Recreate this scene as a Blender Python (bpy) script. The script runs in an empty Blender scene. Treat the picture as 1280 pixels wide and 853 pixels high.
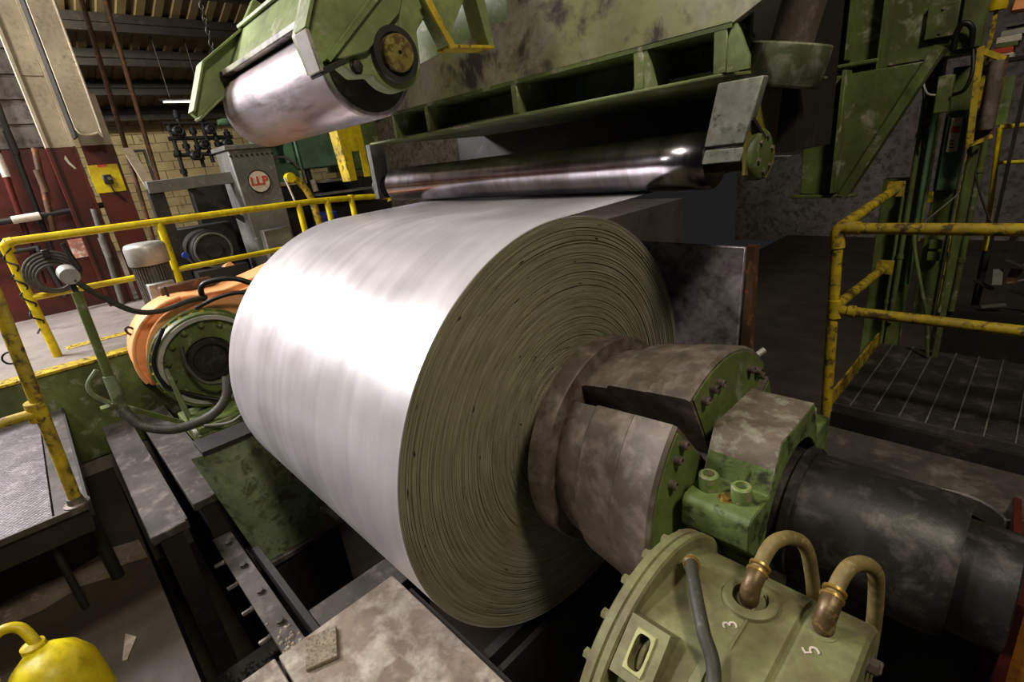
import bpy, bmesh, math, random
from mathutils import Vector, Matrix
random.seed(7)
PI = math.pi
scene = bpy.context.scene
COL = scene.collection

# ------------------------------------------------------------------ camera
cam_d = bpy.data.cameras.new('camera'); cam = bpy.data.objects.new('camera', cam_d); COL.objects.link(cam)
RT = Vector((0.69736, 0.70826, -0.10984)); DN = Vector((0.17504, -0.31692, -0.93216)); FW = Vector((-0.69502, 0.63082, -0.34498))
m = Matrix((RT, -DN, -FW)).transposed().to_4x4(); m.translation = (1.2814, -1.4777, 1.1407)
cam.matrix_world = m
cam_d.sensor_width = 36; cam_d.lens = 625.45/1280*36; cam_d.clip_start = .02; cam_d.clip_end = 200
scene.camera = cam

# ------------------------------------------------------------------ world and light
w = bpy.data.worlds.new('world'); scene.world = w; w.use_nodes = True
w.node_tree.nodes['Background'].inputs[0].default_value = (.62, .62, .64, 1)
w.node_tree.nodes['Background'].inputs[1].default_value = .02
vs = scene.view_settings; vs.view_transform = 'Standard'; vs.look = 'None'; vs.gamma = 1; vs.use_curve_mapping = False
vs.exposure = 0.0

def area(name, loc, target, size, power, col, sy=None):
    d = bpy.data.lights.new(name, 'AREA'); d.energy = power; d.color = col; d.size = size
    if sy: d.shape = 'RECTANGLE'; d.size_y = sy
    o = bpy.data.objects.new(name, d); COL.objects.link(o); o.location = loc
    o.rotation_euler = (Vector(target)-Vector(loc)).to_track_quat('-Z', 'Y').to_euler()
    return o
area('hall_lamp_left_offscreen', (-6.8, -4.2, 4.2), (-.7, -.2, .3), 2.4, 800, (1, .965, .985), 1.2)
area('hall_lamp_right_offscreen', (3.8, -1.2, 5.6), (.4, -.1, 0), .9, 210, (1, .9, .7))
area('hall_lamp_front_offscreen', (-3.0, -4.0, 6.0), (-4.6, -1.0, 0), 1.2, 300, (1, .94, .84))
area('fluorescent_row_offscreen', (-10, -1.7, 4.2), (-15.5, 3, 1.4), 1.6, 330, (1, .9, .7), .3)

# ------------------------------------------------------------------ materials
def s2l(c):
    return tuple(((v/255)/12.92 if v/255 <= .04045 else ((v/255+.055)/1.055)**2.4) for v in c)+(1,)
MATS = {}
def paint(name, base, wear=None, wear_at=.6, dirt=None, dirt_at=.55, rough=.55, metal=0., scale=6., bump=.15, stretch=(1, 1, 1), vary=.25, wear_metal=None, wear_soft=.05, bscale=None, dirt_soft=.2, grime=.45, gscale=26.):
    m = bpy.data.materials.new(name); m.use_nodes = True; nt = m.node_tree; n = nt.nodes; l = nt.links
    b = n['Principled BSDF']
    geo = n.new('ShaderNodeNewGeometry'); mp = n.new('ShaderNodeMapping'); mp.inputs['Scale'].default_value = stretch
    l.new(geo.outputs['Position'], mp.inputs['Vector'])
    def noise(sc, det=6, off=0., dist=0.):
        t = n.new('ShaderNodeTexNoise'); t.inputs['Scale'].default_value = sc; t.inputs['Detail'].default_value = det; t.inputs['Roughness'].default_value = .62
        t.inputs['Distortion'].default_value = dist
        a = n.new('ShaderNodeVectorMath'); a.operation = 'ADD'; a.inputs[1].default_value = (off, off*1.7, off*.6); l.new(mp.outputs[0], a.inputs[0]); l.new(a.outputs[0], t.inputs['Vector'])
        return t.outputs['Fac']
    def thresh(src, at, soft):
        r = n.new('ShaderNodeMapRange'); r.inputs['From Min'].default_value = at-soft; r.inputs['From Max'].default_value = at+soft; l.new(src, r.inputs['Value']); return r.outputs[0]
    def mix(f, a, c):
        x = n.new('ShaderNodeMix'); x.data_type = 'RGBA'
        if hasattr(f, 'links'): l.new(f, x.inputs[0])
        else: x.inputs[0].default_value = f
        for k, v in ((6, a), (7, c)):
            if hasattr(v, 'links'): l.new(v, x.inputs[k])
            else: x.inputs[k].default_value = v
        return x.outputs[2]
    B = s2l(base); dk = tuple(v*(1-vary*1.6) for v in B[:3])+(1,); lt = tuple(min(1, v*(1+vary)) for v in B[:3])+(1,)
    n1 = noise(scale*.7, 5, 3.1); col = mix(thresh(n1, .5, .22), dk, lt)
    if dirt: col = mix(thresh(noise(scale*.5, 7, 11.3, .4), dirt_at, dirt_soft), col, s2l(dirt))
    if wear:
        wf = thresh(noise(scale*1.6, 9, 23.7, .3), wear_at, wear_soft); col = mix(wf, col, s2l(wear))
        if wear_metal is not None:
            mm = n.new('ShaderNodeMath'); mm.operation = 'MULTIPLY_ADD'; l.new(wf, mm.inputs[0]); mm.inputs[1].default_value = wear_metal-metal; mm.inputs[2].default_value = metal; l.new(mm.outputs[0], b.inputs['Metallic'])
    if grime:
        gm1 = noise(gscale, 8, 71., .2); gm2 = noise(gscale*.12, 4, 83.); mu = n.new('ShaderNodeMath'); mu.operation = 'MULTIPLY'; l.new(thresh(gm1, .56, .14), mu.inputs[0]); l.new(thresh(gm2, .5, .16), mu.inputs[1])
        m2 = n.new('ShaderNodeMath'); m2.operation = 'MULTIPLY'; l.new(mu.outputs[0], m2.inputs[0]); m2.inputs[1].default_value = grime*1.5; m2.use_clamp = True
        col = mix(m2.outputs[0], col, tuple(v*.28 for v in B[:3])+(1,))
    l.new(col, b.inputs['Base Color'])
    if wear_metal is None or not wear: b.inputs['Metallic'].default_value = metal
    nr = noise(scale*2.2, 4, 41.); rr = n.new('ShaderNodeMapRange'); rr.inputs['To Min'].default_value = max(.05, rough-.14); rr.inputs['To Max'].default_value = min(1, rough+.14); l.new(nr, rr.inputs[0]); l.new(rr.outputs[0], b.inputs['Roughness'])
    if bump:
        bp = n.new('ShaderNodeBump'); bp.inputs['Strength'].default_value = bump; bp.inputs['Distance'].default_value = .01
        l.new(noise(bscale or scale*5, 6, 57.), bp.inputs['Height']); l.new(bp.outputs[0], b.inputs['Normal'])
    MATS[name] = m
    return m
GREEN = paint('green_paint', (106, 122, 62), wear=(150, 150, 128), wear_at=.62, dirt=(56, 56, 36), dirt_at=.58, rough=.5, scale=5, bump=.12)
PALEG = paint('pale_green_edge', (128, 142, 106), wear=(84, 92, 64), wear_at=.56, rough=.5, scale=8)
GREEN_L = paint('light_green_paint', (136, 152, 92), wear=(176, 174, 150), wear_at=.62, dirt=(86, 88, 56), dirt_at=.6, rough=.5, scale=5, bump=.12)
GREEN_B = paint('bright_green_paint', (114, 132, 74), wear=(52, 56, 34), wear_at=.56, dirt=(76, 92, 50), dirt_at=.55, rough=.5, scale=11, bump=.25)
GREEN_T = paint('teal_green_paint', (92, 128, 96), wear=(130, 140, 120), wear_at=.68, dirt=(40, 54, 40), dirt_at=.6, rough=.5, scale=4, bump=.1)
WEBM = paint('worn_beam_paint', (152, 154, 104), wear=(66, 56, 58), wear_at=.57, dirt=(164, 156, 150), dirt_at=.5, rough=.5, scale=2.6, bump=.15, dirt_soft=.08)
OLIVE = paint('olive_cast', (142, 140, 96), wear=(104, 94, 66), wear_at=.56, dirt=(116, 120, 80), dirt_at=.5, rough=.6, scale=6, bump=.18, wear_soft=.12)
YEL = paint('yellow_paint', (240, 210, 22), wear=(120, 84, 20), wear_at=.69, dirt=(196, 160, 10), dirt_at=.6, rough=.42, scale=7, bump=.1)
YEL_W = paint('worn_yellow_paint', (214, 184, 24), wear=(84, 68, 40), wear_at=.56, dirt=(150, 128, 60), dirt_at=.55, rough=.5, scale=12, bump=.2)
ORANGE = paint('orange_paint', (255, 176, 116), wear=(226, 130, 80), wear_at=.7, dirt=(244, 146, 84), dirt_at=.6, rough=.5, scale=3, bump=.05, vary=.08, grime=.15)
REDB = paint('oxide_red_paint', (94, 28, 17), wear=(150, 110, 100), wear_at=.72, dirt=(50, 16, 10), dirt_at=.5, rough=.45, scale=3, bump=.1)
CREAM = paint('cream_paint', (196, 182, 156), wear=(120, 104, 82), wear_at=.68, dirt=(168, 152, 128), dirt_at=.55, rough=.6, scale=3, bump=.08)
BLOCKM = paint('wall_block_paint', (190, 174, 134), wear=(120, 106, 76), wear_at=.66, dirt=(140, 126, 92), dirt_at=.55, rough=.8, scale=2, bump=.1)
MORTAR = paint('mortar', (110, 98, 72), rough=.9, scale=3)
DECK = paint('roof_deck_metal', (98, 86, 58), wear=(80, 60, 30), wear_at=.6, rough=.6, scale=1.5, bump=.05)
DARKST = paint('dark_steel_and_shade', (34, 30, 26), wear=(60, 50, 40), wear_at=.64, rough=.6, scale=4, bump=.1)  # dark steel colour, also given to parts lost in shade
BLACK = paint('black_grease', (12, 12, 11), wear=(30, 28, 24), wear_at=.66, rough=.5, scale=5, bump=.1)
RUBBER = paint('hose_rubber', (66, 64, 56), wear=(110, 104, 90), wear_at=.64, rough=.6, scale=20, bump=.08)
RUB_O = paint('ochre_hose', (128, 112, 66), wear=(160, 140, 90), wear_at=.62, rough=.6, scale=24, bump=.08)
BRASS = paint('brass_fitting', (176, 140, 70), wear=(230, 214, 150), wear_at=.6, rough=.35, metal=.6, scale=30, bump=.05)
MSTEEL = paint('mandrel_steel', (112, 99, 88), wear=(154, 140, 129), wear_at=.6, dirt=(84, 74, 66), dirt_at=.52, rough=.5, metal=.25, scale=7, bump=.1, wear_soft=.14)
SHAFT = paint('greasy_shaft', (50, 47, 44), wear=(92, 86, 80), wear_at=.64, dirt=(30, 28, 26), dirt_at=.5, rough=.45, metal=.3, scale=8, bump=.1, wear_soft=.12)
SLABM = paint('worn_steel_slab', (158, 144, 129), wear=(196, 186, 172), wear_at=.58, dirt=(118, 102, 86), dirt_at=.54, rough=.5, metal=.15, scale=5, bump=.15, wear_soft=.12)
BEAMST = paint('rail_steel', (92, 86, 81), wear=(126, 118, 110), wear_at=.62, dirt=(58, 53, 48), dirt_at=.52, rough=.5, metal=.3, scale=5, bump=.1, wear_soft=.1)
CONC = paint('oily_concrete', (74, 64, 50), wear=(150, 140, 124), wear_at=.74, dirt=(50, 42, 30), dirt_at=.5, rough=.7, scale=3, bump=.3)
FLOORM = paint('hall_floor', (150, 140, 132), wear=(112, 104, 98), wear_at=.62, dirt=(128, 118, 110), dirt_at=.52, rough=.6, scale=1.6, bump=.1)
GREY = paint('grey_paint', (116, 114, 108), wear=(150, 148, 142), wear_at=.66, dirt=(84, 82, 76), dirt_at=.55, rough=.55, scale=6, bump=.1)
LGREY = paint('light_grey_metal', (186, 184, 178), wear=(140, 136, 128), wear_at=.66, rough=.45, metal=.3, scale=6, bump=.06)
PLATEM = paint('scuffed_plate', (172, 164, 178), wear=(104, 92, 100), wear_at=.54, dirt=(200, 196, 206), dirt_at=.55, rough=.4, metal=.35, scale=9, bump=.15, wear_soft=.12)
STAINP = paint('stained_plate', (168, 170, 158), wear=(66, 62, 52), wear_at=.62, dirt=(120, 122, 108), dirt_at=.55, rough=.5, metal=.1, scale=14, bump=.1, wear_soft=.08)
RUSTPIPE = paint('rusty_pipe', (104, 70, 44), wear=(140, 88, 50), wear_at=.6, dirt=(60, 44, 34), dirt_at=.55, rough=.7, scale=8, bump=.1)
SIGNW = paint('sign_white', (214, 200, 186), rough=.6, scale=4, bump=0, vary=.05)
SIGNR = paint('sign_red', (190, 70, 44), rough=.6, scale=4, bump=0, vary=.05)
BLUE = paint('blue_paint', (24, 54, 150), rough=.5, scale=4, bump=.05)
ROLLM = paint('roll_steel', (176, 168, 174), wear=(120, 112, 116), wear_at=.6, dirt=(190, 150, 120), dirt_at=.68, rough=.42, metal=.75, scale=3, bump=.04, grime=0, stretch=(.6, 3, 3), wear_soft=.1)
ROLLD = paint('deflector_steel', (166, 160, 166), wear=(112, 100, 94), wear_at=.6, dirt=(104, 90, 80), dirt_at=.64, rough=.22, metal=1.0, scale=2.2, bump=.0, grime=0, stretch=(3, .5, .5), wear_soft=.14, dirt_soft=.1)
CHAINM = paint('chain_steel', (60, 58, 54), rough=.5, metal=.5, scale=10)
GLOW = bpy.data.materials.new('tube_glow'); GLOW.use_nodes = True
GLOW.node_tree.nodes['Principled BSDF'].inputs['Emission Color'].default_value = (1, .97, .86, 1); GLOW.node_tree.nodes['Principled BSDF'].inputs['Emission Strength'].default_value = 8

def coil_skin():
    m = bpy.data.materials.new('bright_strip_steel'); m.use_nodes = True; nt = m.node_tree; n = nt.nodes; l = nt.links; b = n['Principled BSDF']
    g = n.new('ShaderNodeNewGeometry')
    def noi(stretch, sc, det, off):
        mp = n.new('ShaderNodeMapping'); mp.inputs['Scale'].default_value = stretch; mp.inputs['Location'].default_value = (off, off, off); l.new(g.outputs['Position'], mp.inputs[0])
        t = n.new('ShaderNodeTexNoise'); t.inputs['Scale'].default_value = sc; t.inputs['Detail'].default_value = det; l.new(mp.outputs[0], t.inputs['Vector']); return t.outputs['Fac']
    bands = noi((9, .35, .35), 2.2, 4, 1.); blot = noi((1, 1, 1), 3.5, 8, 5.); fine = noi((60, 2, 2), 4, 3, 9.)
    r = n.new('ShaderNodeValToRGB'); r.color_ramp.elements[0].position = .3; r.color_ramp.elements[0].color = s2l((186, 181, 184)); r.color_ramp.elements[1].position = .7; r.color_ramp.elements[1].color = s2l((212, 208, 210))
    a = n.new('ShaderNodeMath'); a.operation = 'MULTIPLY_ADD'; l.new(bands, a.inputs[0]); a.inputs[1].default_value = .6; 
    a2 = n.new('ShaderNodeMath'); a2.operation = 'MULTIPLY'; l.new(blot, a2.inputs[0]); a2.inputs[1].default_value = .4; l.new(a2.outputs[0], a.inputs[2])
    l.new(a.outputs[0], r.inputs[0]); l.new(r.outputs[0], b.inputs['Base Color'])
    b.inputs['Metallic'].default_value = .4
    rr = n.new('ShaderNodeMapRange'); rr.inputs['From Min'].default_value = .3; rr.inputs['From Max'].default_value = .7; rr.inputs['To Min'].default_value = .3; rr.inputs['To Max'].default_value = .46; l.new(blot, rr.inputs[0]); l.new(rr.outputs[0], b.inputs['Roughness'])
    bp = n.new('ShaderNodeBump'); bp.inputs['Strength'].default_value = .06; bp.inputs['Distance'].default_value = .004; l.new(fine, bp.inputs['Height']); l.new(bp.outputs[0], b.inputs['Normal'])
    MATS[m.name] = m; return m
COILM = coil_skin()
def coil_edge():
    m = bpy.data.materials.new('wound_strip_edges'); m.use_nodes = True; nt = m.node_tree; n = nt.nodes; l = nt.links; b = n['Principled BSDF']
    g = n.new('ShaderNodeNewGeometry'); s = n.new('ShaderNodeSeparateXYZ'); l.new(g.outputs['Position'], s.inputs[0])
    def mth(op, x, y=None, z=None):
        t = n.new('ShaderNodeMath'); t.operation = op
        for i, v in enumerate((x, y, z)):
            if v is None: continue
            if hasattr(v, 'links'): l.new(v, t.inputs[i])
            else: t.inputs[i].default_value = v
        return t.outputs[0]
    rad = mth('SQRT', mth('ADD', mth('MULTIPLY', s.outputs[1], s.outputs[1]), mth('MULTIPLY', s.outputs[2], s.outputs[2])))
    ang = mth('ARCTAN2', s.outputs[2], s.outputs[1])
    cx = n.new('ShaderNodeCombineXYZ'); l.new(mth('MULTIPLY', rad, 95.), cx.inputs[0]); l.new(mth('MULTIPLY', ang, 3.2), cx.inputs[1])
    t1 = n.new('ShaderNodeTexNoise'); t1.inputs['Scale'].default_value = 1.; t1.inputs['Detail'].default_value = 3; l.new(cx.outputs[0], t1.inputs['Vector'])
    cx2 = n.new('ShaderNodeCombineXYZ'); l.new(mth('MULTIPLY', rad, 55.), cx2.inputs[0]); l.new(mth('MULTIPLY', ang, 9.), cx2.inputs[1])
    t2 = n.new('ShaderNodeTexNoise'); t2.inputs['Scale'].default_value = 1.; t2.inputs['Detail'].default_value = 2; l.new(cx2.outputs[0], t2.inputs['Vector'])
    r = n.new('ShaderNodeValToRGB'); r.color_ramp.elements[0].position = .3; r.color_ramp.elements[0].color = s2l((128, 123, 98)); r.color_ramp.elements[1].position = .7; r.color_ramp.elements[1].color = s2l((172, 167, 142)); l.new(t1.outputs['Fac'], r.inputs[0])
    mr = n.new('ShaderNodeMapRange'); mr.inputs['From Min'].default_value = .69; mr.inputs['From Max'].default_value = .73; l.new(t2.outputs['Fac'], mr.inputs[0])
    x = n.new('ShaderNodeMix'); x.data_type = 'RGBA'; l.new(mr.outputs[0], x.inputs[0]); l.new(r.outputs[0], x.inputs[6]); x.inputs[7].default_value = s2l((40, 36, 24)); l.new(x.outputs[2], b.inputs['Base Color'])
    b.inputs['Metallic'].default_value = .35; b.inputs['Roughness'].default_value = .5
    MATS[m.name] = m; return m
EDGEM = coil_edge()
def tread():
    m = paint('tread_plate_steel', (112, 105, 109), wear=(136, 128, 130), wear_at=.6, dirt=(84, 78, 80), dirt_at=.55, rough=.45, metal=.3, scale=6, bump=0, wear_soft=.1)
    nt = m.node_tree; n = nt.nodes; l = nt.links; g = n.new('ShaderNodeNewGeometry'); mp = n.new('ShaderNodeMapping'); mp.inputs['Scale'].default_value = (62, 30, 1); mp.inputs['Rotation'].default_value = (0, 0, .5); l.new(g.outputs['Position'], mp.inputs[0])
    v = n.new('ShaderNodeTexVoronoi'); v.inputs['Scale'].default_value = 1.; v.inputs['Randomness'].default_value = .15; l.new(mp.outputs[0], v.inputs['Vector'])
    bp = n.new('ShaderNodeBump'); bp.inputs['Strength'].default_value = .9; bp.inputs['Distance'].default_value = .008; l.new(v.outputs['Distance'], bp.inputs['Height']); l.new(bp.outputs[0], n['Principled BSDF'].inputs['Normal'])
    return m
TREAD = tread()

# ------------------------------------------------------------------ mesh helpers
def basis(d):
    d = Vector(d).normalized(); u = Vector((0, 0, 1)) if abs(d.z) < .9 else Vector((0, 1, 0))
    a = u.cross(d).normalized(); return a, d.cross(a).normalized(), d
class MB:
    def __init__(self): self.bm = bmesh.new()
    def _faces(self, vs, fs):
        V = [self.bm.verts.new(v) for v in vs]; out = []
        for f in fs:
            try: out.append(self.bm.faces.new([V[i] for i in f]))
            except ValueError: pass
        return out
    def _bev(self, fs, bev, seg=1):
        if bev > 0:
            es = list({e for f in fs for e in f.edges if len(e.link_faces) == 2 and e.calc_face_angle(0) > .4})
            bmesh.ops.bevel(self.bm, geom=es, offset=bev, segments=seg, affect='EDGES', profile=.5)
    def hexa(self, p, bev=0):
        fs = self._faces(p, [(3, 2, 1, 0), (4, 5, 6, 7), (0, 1, 5, 4), (1, 2, 6, 5), (2, 3, 7, 6), (3, 0, 4, 7)])
        bmesh.ops.recalc_face_normals(self.bm, faces=fs); self._bev(fs, bev); return self
    def box(self, x0, x1, y0, y1, z0, z1, bev=0):
        return self.hexa([(x0, y0, z0), (x1, y0, z0), (x1, y1, z0), (x0, y1, z0), (x0, y0, z1), (x1, y0, z1), (x1, y1, z1), (x0, y1, z1)], bev)
    def bar(self, p0, p1, wdt, hgt, up=(0, 0, 1), bev=0):
        p0, p1 = Vector(p0), Vector(p1); d = (p1-p0).normalized(); s = d.cross(Vector(up))
        if s.length < 1e-4: s = d.cross(Vector((0, 1, 0)))
        s.normalize(); u = s.cross(d).normalized(); s *= wdt/2; u *= hgt/2
        return self.hexa([p0-s-u, p0+s-u, p0+s+u, p0-s+u, p1-s-u, p1+s-u, p1+s+u, p1-s+u], bev)
    def prism(self, pts, ax, a0, a1, bev=0):
        def P(a, q): return {'x': (a, q[0], q[1]), 'y': (q[0], a, q[1]), 'z': (q[0], q[1], a)}[ax]
        n = len(pts); vs = [P(a0, q) for q in pts]+[P(a1, q) for q in pts]
        fs = self._faces(vs, [tuple(range(n))[::-1], tuple(range(n, 2*n))]+[(i, (i+1) % n, n+(i+1) % n, n+i) for i in range(n)])
        bmesh.ops.recalc_face_normals(self.bm, faces=fs); self._bev(fs, bev); return self
    def lathe(self, prof, o, d, n=32, close=True, a0=0, a1=2*PI):
        A, B, D = basis(d); o = Vector(o); full = abs(a1-a0-2*PI) < 1e-6; k = n if full else n+1; vs = []
        for (a, r) in prof:
            for i in range(k):
                t = a0+(a1-a0)*i/n; vs.append(o+D*a+(A*math.cos(t)+B*math.sin(t))*r)
        fs = []; mm = len(prof)
        for j in range(mm-1):
            for i in range(n):
                i2 = (i+1) % k; fs.append((j*k+i, j*k+i2, (j+1)*k+i2, (j+1)*k+i))
        if close and full: fs += [tuple(range(k))[::-1], tuple((mm-1)*k+i for i in range(k))]
        F = self._faces(vs, fs); bmesh.ops.recalc_face_normals(self.bm, faces=F); return self
    def cyl(self, p0, p1, r, r2=None, n=20):
        p0, p1 = Vector(p0), Vector(p1); L = (p1-p0).length
        return self.lathe([(0, r), (L, r if r2 is None else r2)], p0, p1-p0, n)
    def cylb(self, p0, p1, r, n=28, b=.004):
        p0, p1 = Vector(p0), Vector(p1); L = (p1-p0).length
        return self.lathe([(0, r-b), (b, r), (L-b, r), (L, r-b)], p0, p1-p0, n)
    def ring(self, o, d, r0, r1, L, n=40, b=.003):
        return self.lathe([(0, r0), (0, r1-b), (b, r1), (L-b, r1), (L, r1-b), (L, r0), (0, r0)], o, d, n, close=False)
    def tube(self, pts, r, n=10, sub=6, closed=False):
        P = [Vector(p) for p in pts]
        if sub > 1 and len(P) > 2:
            Q = []; m = len(P)
            for i in range(m if closed else m-1):
                g = (lambda k: P[k % m]) if closed else (lambda k: P[max(0, min(m-1, k))])
                a, b, c, d = g(i-1), g(i), g(i+1), g(i+2)
                for s in range(sub):
                    t = s/sub; Q.append(.5*((2*b)+(c-a)*t+(2*a-5*b+4*c-d)*t*t+(3*b-a-3*c+d)*t**3))
            if not closed: Q.append(P[-1])
            P = Q
        m = len(P); T = []
        for i in range(m):
            a = P[(i-1) % m] if closed or i > 0 else P[i]; b = P[(i+1) % m] if closed or i < m-1 else P[i]; T.append((b-a).normalized())
        A = basis(T[0])[0]; vs = []
        for i in range(m):
            A = (A-T[i]*A.dot(T[i])); A.normalize(); B = T[i].cross(A)
            for k in range(n): t = 2*PI*k/n; vs.append(P[i]+(A*math.cos(t)+B*math.sin(t))*r)
        fs = []
        for i in range(m if closed else m-1):
            for k in range(n): fs.append((i*n+k, i*n+(k+1) % n, ((i+1) % m)*n+(k+1) % n, ((i+1) % m)*n+k))
        if not closed: fs += [tuple(range(n))[::-1], tuple((m-1)*n+k for k in range(n))]
        F = self._faces(vs, fs); bmesh.ops.recalc_face_normals(self.bm, faces=F); return self
    def sector(self, prof, a0, a1, n=24):
        # closed (x, r) profile swept about the x axis, angle measured from +y towards +z
        k = len(prof); vs = []
        for i in range(n+1):
            t = a0+(a1-a0)*i/n
            for (x, r) in prof: vs.append((x, r*math.cos(t), r*math.sin(t)))
        fs = [(i*k+j, i*k+(j+1) % k, (i+1)*k+(j+1) % k, (i+1)*k+j) for i in range(n) for j in range(k)]
        fs += [tuple(range(k))[::-1], tuple(n*k+j for j in range(k))]
        F = self._faces(vs, fs); bmesh.ops.recalc_face_normals(self.bm, faces=F); return self

def wloc(o):
    v = Vector((0, 0, 0))
    while o: v += o.location; o = o.parent
    return v
def obj(name, mb, mat, parent=None, smooth=40):
    me = bpy.data.meshes.new(name); bm = mb.bm
    xs = [v.co for v in bm.verts]
    b = Vector(((min(v.x for v in xs)+max(v.x for v in xs))/2, (min(v.y for v in xs)+max(v.y for v in xs))/2, min(v.z for v in xs)))
    for v in bm.verts: v.co -= b
    bm.to_mesh(me); bm.free(); me.materials.append(mat)
    if smooth:
        for p in me.polygons: p.use_smooth = True
        me.set_sharp_from_angle(angle=math.radians(smooth))
    o = bpy.data.objects.new(name, me); COL.objects.link(o); o.parent = parent; o.location = b-wloc(parent)
    return o
def inst(name, src, loc, parent=None, rot=None):
    o = bpy.data.objects.new(name, src.data if hasattr(src, 'data') else src); COL.objects.link(o); o.parent = parent; o.location = Vector(loc)-wloc(parent)
    if rot is not None: o.rotation_euler = rot
    return o
def tag(o, label, cat, group=None):
    o['label'] = label; o['category'] = cat
    if group: o['group'] = group
    return o
def thing(name, label, cat, loc, group=None):
    o = bpy.data.objects.new(name, None); COL.objects.link(o); o.location = loc; o.empty_display_size = .1
    return tag(o, label, cat, group)
def struct(name, mb, mat, parent=None, label=None):
    o = obj(name, mb, mat, parent)
    if parent is None: o['kind'] = 'structure'
    if label: o['label'] = label
    return o
def mesh_of(mb, mat, smooth=40, name='piece'):
    me = bpy.data.meshes.new(name); mb.bm.to_mesh(me); mb.bm.free(); me.materials.append(mat)
    for p in me.polygons: p.use_smooth = True
    me.set_sharp_from_angle(angle=math.radians(smooth)); return me
def rot_to(d): return Vector(d).to_track_quat('Z', 'Y').to_euler()
HEX = {}
def bolt(parent, pos, d, r=.02, h=.025, mat=None, name='bolt', socket=False):
    mat = mat or MSTEEL; key = (round(r, 4), round(h, 4), mat.name, socket)
    if key not in HEX:
        mb = MB()
        if socket:
            mb.lathe([(-.01, r), (h-.004, r), (h, r-.004), (h, r*.6), (h*.35, r*.55), (h*.35, .001)], (0, 0, 0), (0, 0, 1), 20, close=False)
        else:
            mb.lathe([(-.01, r*1.25), (h*.2, r*1.25), (h*.2, r)], (0, 0, 0), (0, 0, 1), 16, close=False); mb.lathe([(h*.2, r), (h*.9, r), (h, r*.8)], (0, 0, 0), (0, 0, 1), 6)
        HEX[key] = mesh_of(mb, mat, 30, 'bolt')
    return inst(name, HEX[key], pos, parent, rot_to(d))
def poly_arc(cx, cy, r, a0, a1, n):
    return [(cx+r*math.cos(a0+(a1-a0)*i/n), cy+r*math.sin(a0+(a1-a0)*i/n)) for i in range(n+1)]

# ================================================================== the setting
struct('floor_pit', MB().box(-4.3, 14, -1.54, 16, -2.4, -2.2), CONC)
struct('floor_concrete', MB().box(-4.3, 2.6, -5, -1.54, -2.4, -1.1), CONC)
kb = MB(); pts = [(-2.82, -3.4), (-2.66, -2.6), (-2.74, -2.2), (-2.70, -1.95), (-2.76, -1.7), (-2.7, -1.56), (-2.5, -1.55), (-2.56, -1.68), (-2.48, -1.75), (-2.55, -1.9), (-2.5, -2.1), (-2.58, -2.5), (-2.5, -3.4)]
kb.prism(pts, 'z', -1.11, -1.06)
struct('trim_1', kb, paint('pale_concrete', (146, 132, 118), wear=(176, 164, 150), wear_at=.6, dirt=(110, 96, 82), dirt_at=.55, rough=.8, scale=5, bump=.3), label='broken pale concrete lip')
struct('floor_hall', MB().box(-16.3, -4.22, -5, 9, -2.4, -.12), FLOORM)
wb = struct('wall_back', MB().box(-16.3, -16.06, -.8, 9, -.12, 3.4), MORTAR)
blk = mesh_of(MB().box(-.03, .0, -.24, .24, -.115, .115, .008), BLOCKM, 30, 'block')
for r in range(14):
    for c in range(15):
        y = -.5+c*.5+(.25 if r % 2 else 0); z = .02+r*.24
        inst('block', blk, (-16.04+random.uniform(-.006, .006), y, z), wb)
wl = struct('wall_left', MB().box(-7.7, -7.45, -5, -.86, 1.85, 6.5), paint('grimy_upper_wall', (120, 112, 104), wear=(70, 62, 54), wear_at=.55, dirt=(88, 80, 72), dirt_at=.5, rough=.8, scale=4, bump=.2))
for r in range(12):
    struct('wall_board', MB().box(-7.46, -7.435, -5, -.86, 1.87+r*.27, 2.11+r*.27, .006), MATS['grimy_upper_wall'], wl)
struct('wall_left_dado', MB().box(-7.72, -7.42, -5, -.86, -.12, 1.86), REDB, label='oxide red lower wall')
struct('wall_far', MB().box(-16.3, -6, 9, 9.2, -.12, 6), MATS['grimy_upper_wall'])
struct('added_wall_right', MB().box(-6, 14, 16, 16.2, -2.4, 9), MATS['grimy_upper_wall'])  # added wall closing the view, set far back to stay dim
# sloping roof: deck sheets over purlins
cl = struct('ceiling', MB().hexa([(-16.3, -5, 3.12), (-7, -5, 5.91), (-7, 10, 5.91), (-16.3, 10, 3.12), (-16.3, -5, 3.2), (-7, -5, 5.99), (-7, 10, 5.99), (-16.3, 10, 3.2)]), DARKST)
sh = MB(); L = 9.6
for k in range(1):
    pr = [(-.15, 0), (-.09, 0), (-.07, -.035), (.07, -.035), (.09, 0), (.15, 0), (.15, .012), (-.15, .012)]
    sh.prism(pr, 'x', 0, L)
sheet = mesh_of(sh, DECK, 20, 'roof_sheet')
for i in range(34): inst('roof_sheet', sheet, (-16.2, -.9+i*.3, 3.06), cl, (0, -math.atan(.3), 0))
for x in (-9.05, -10.3, -11.5, -12.67, -13.89, -15.18):
    z = 3.0+.3*(x+16.2)
    p = MB(); p.box(x-.07, x+.07, -3, 9.6, z-.13, z+.02); p.box(x-.012, x+.012, -3, 9.6, z-.26, z-.1); p.box(x-.07, x+.07, -3, 9.6, z-.28, z-.25)
    which = {-15.18: 'closest to the block wall', -13.89: 'second from the block wall', -12.67: 'third from the block wall', -11.5: 'fourth from the block wall', -10.3: 'fifth from the block wall', -9.05: 'sixth from the block wall'}[x]
    tag(obj('roof_purlin', p, DARKST), 'dark steel roof purlin, '+which, 'beam', 'purlins under the roof deck')
t = thing('fluorescent_lamp', 'lit fluorescent tube hanging under the roof purlins', 'lamp', (-12, 1.9, 3.0))
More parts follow.
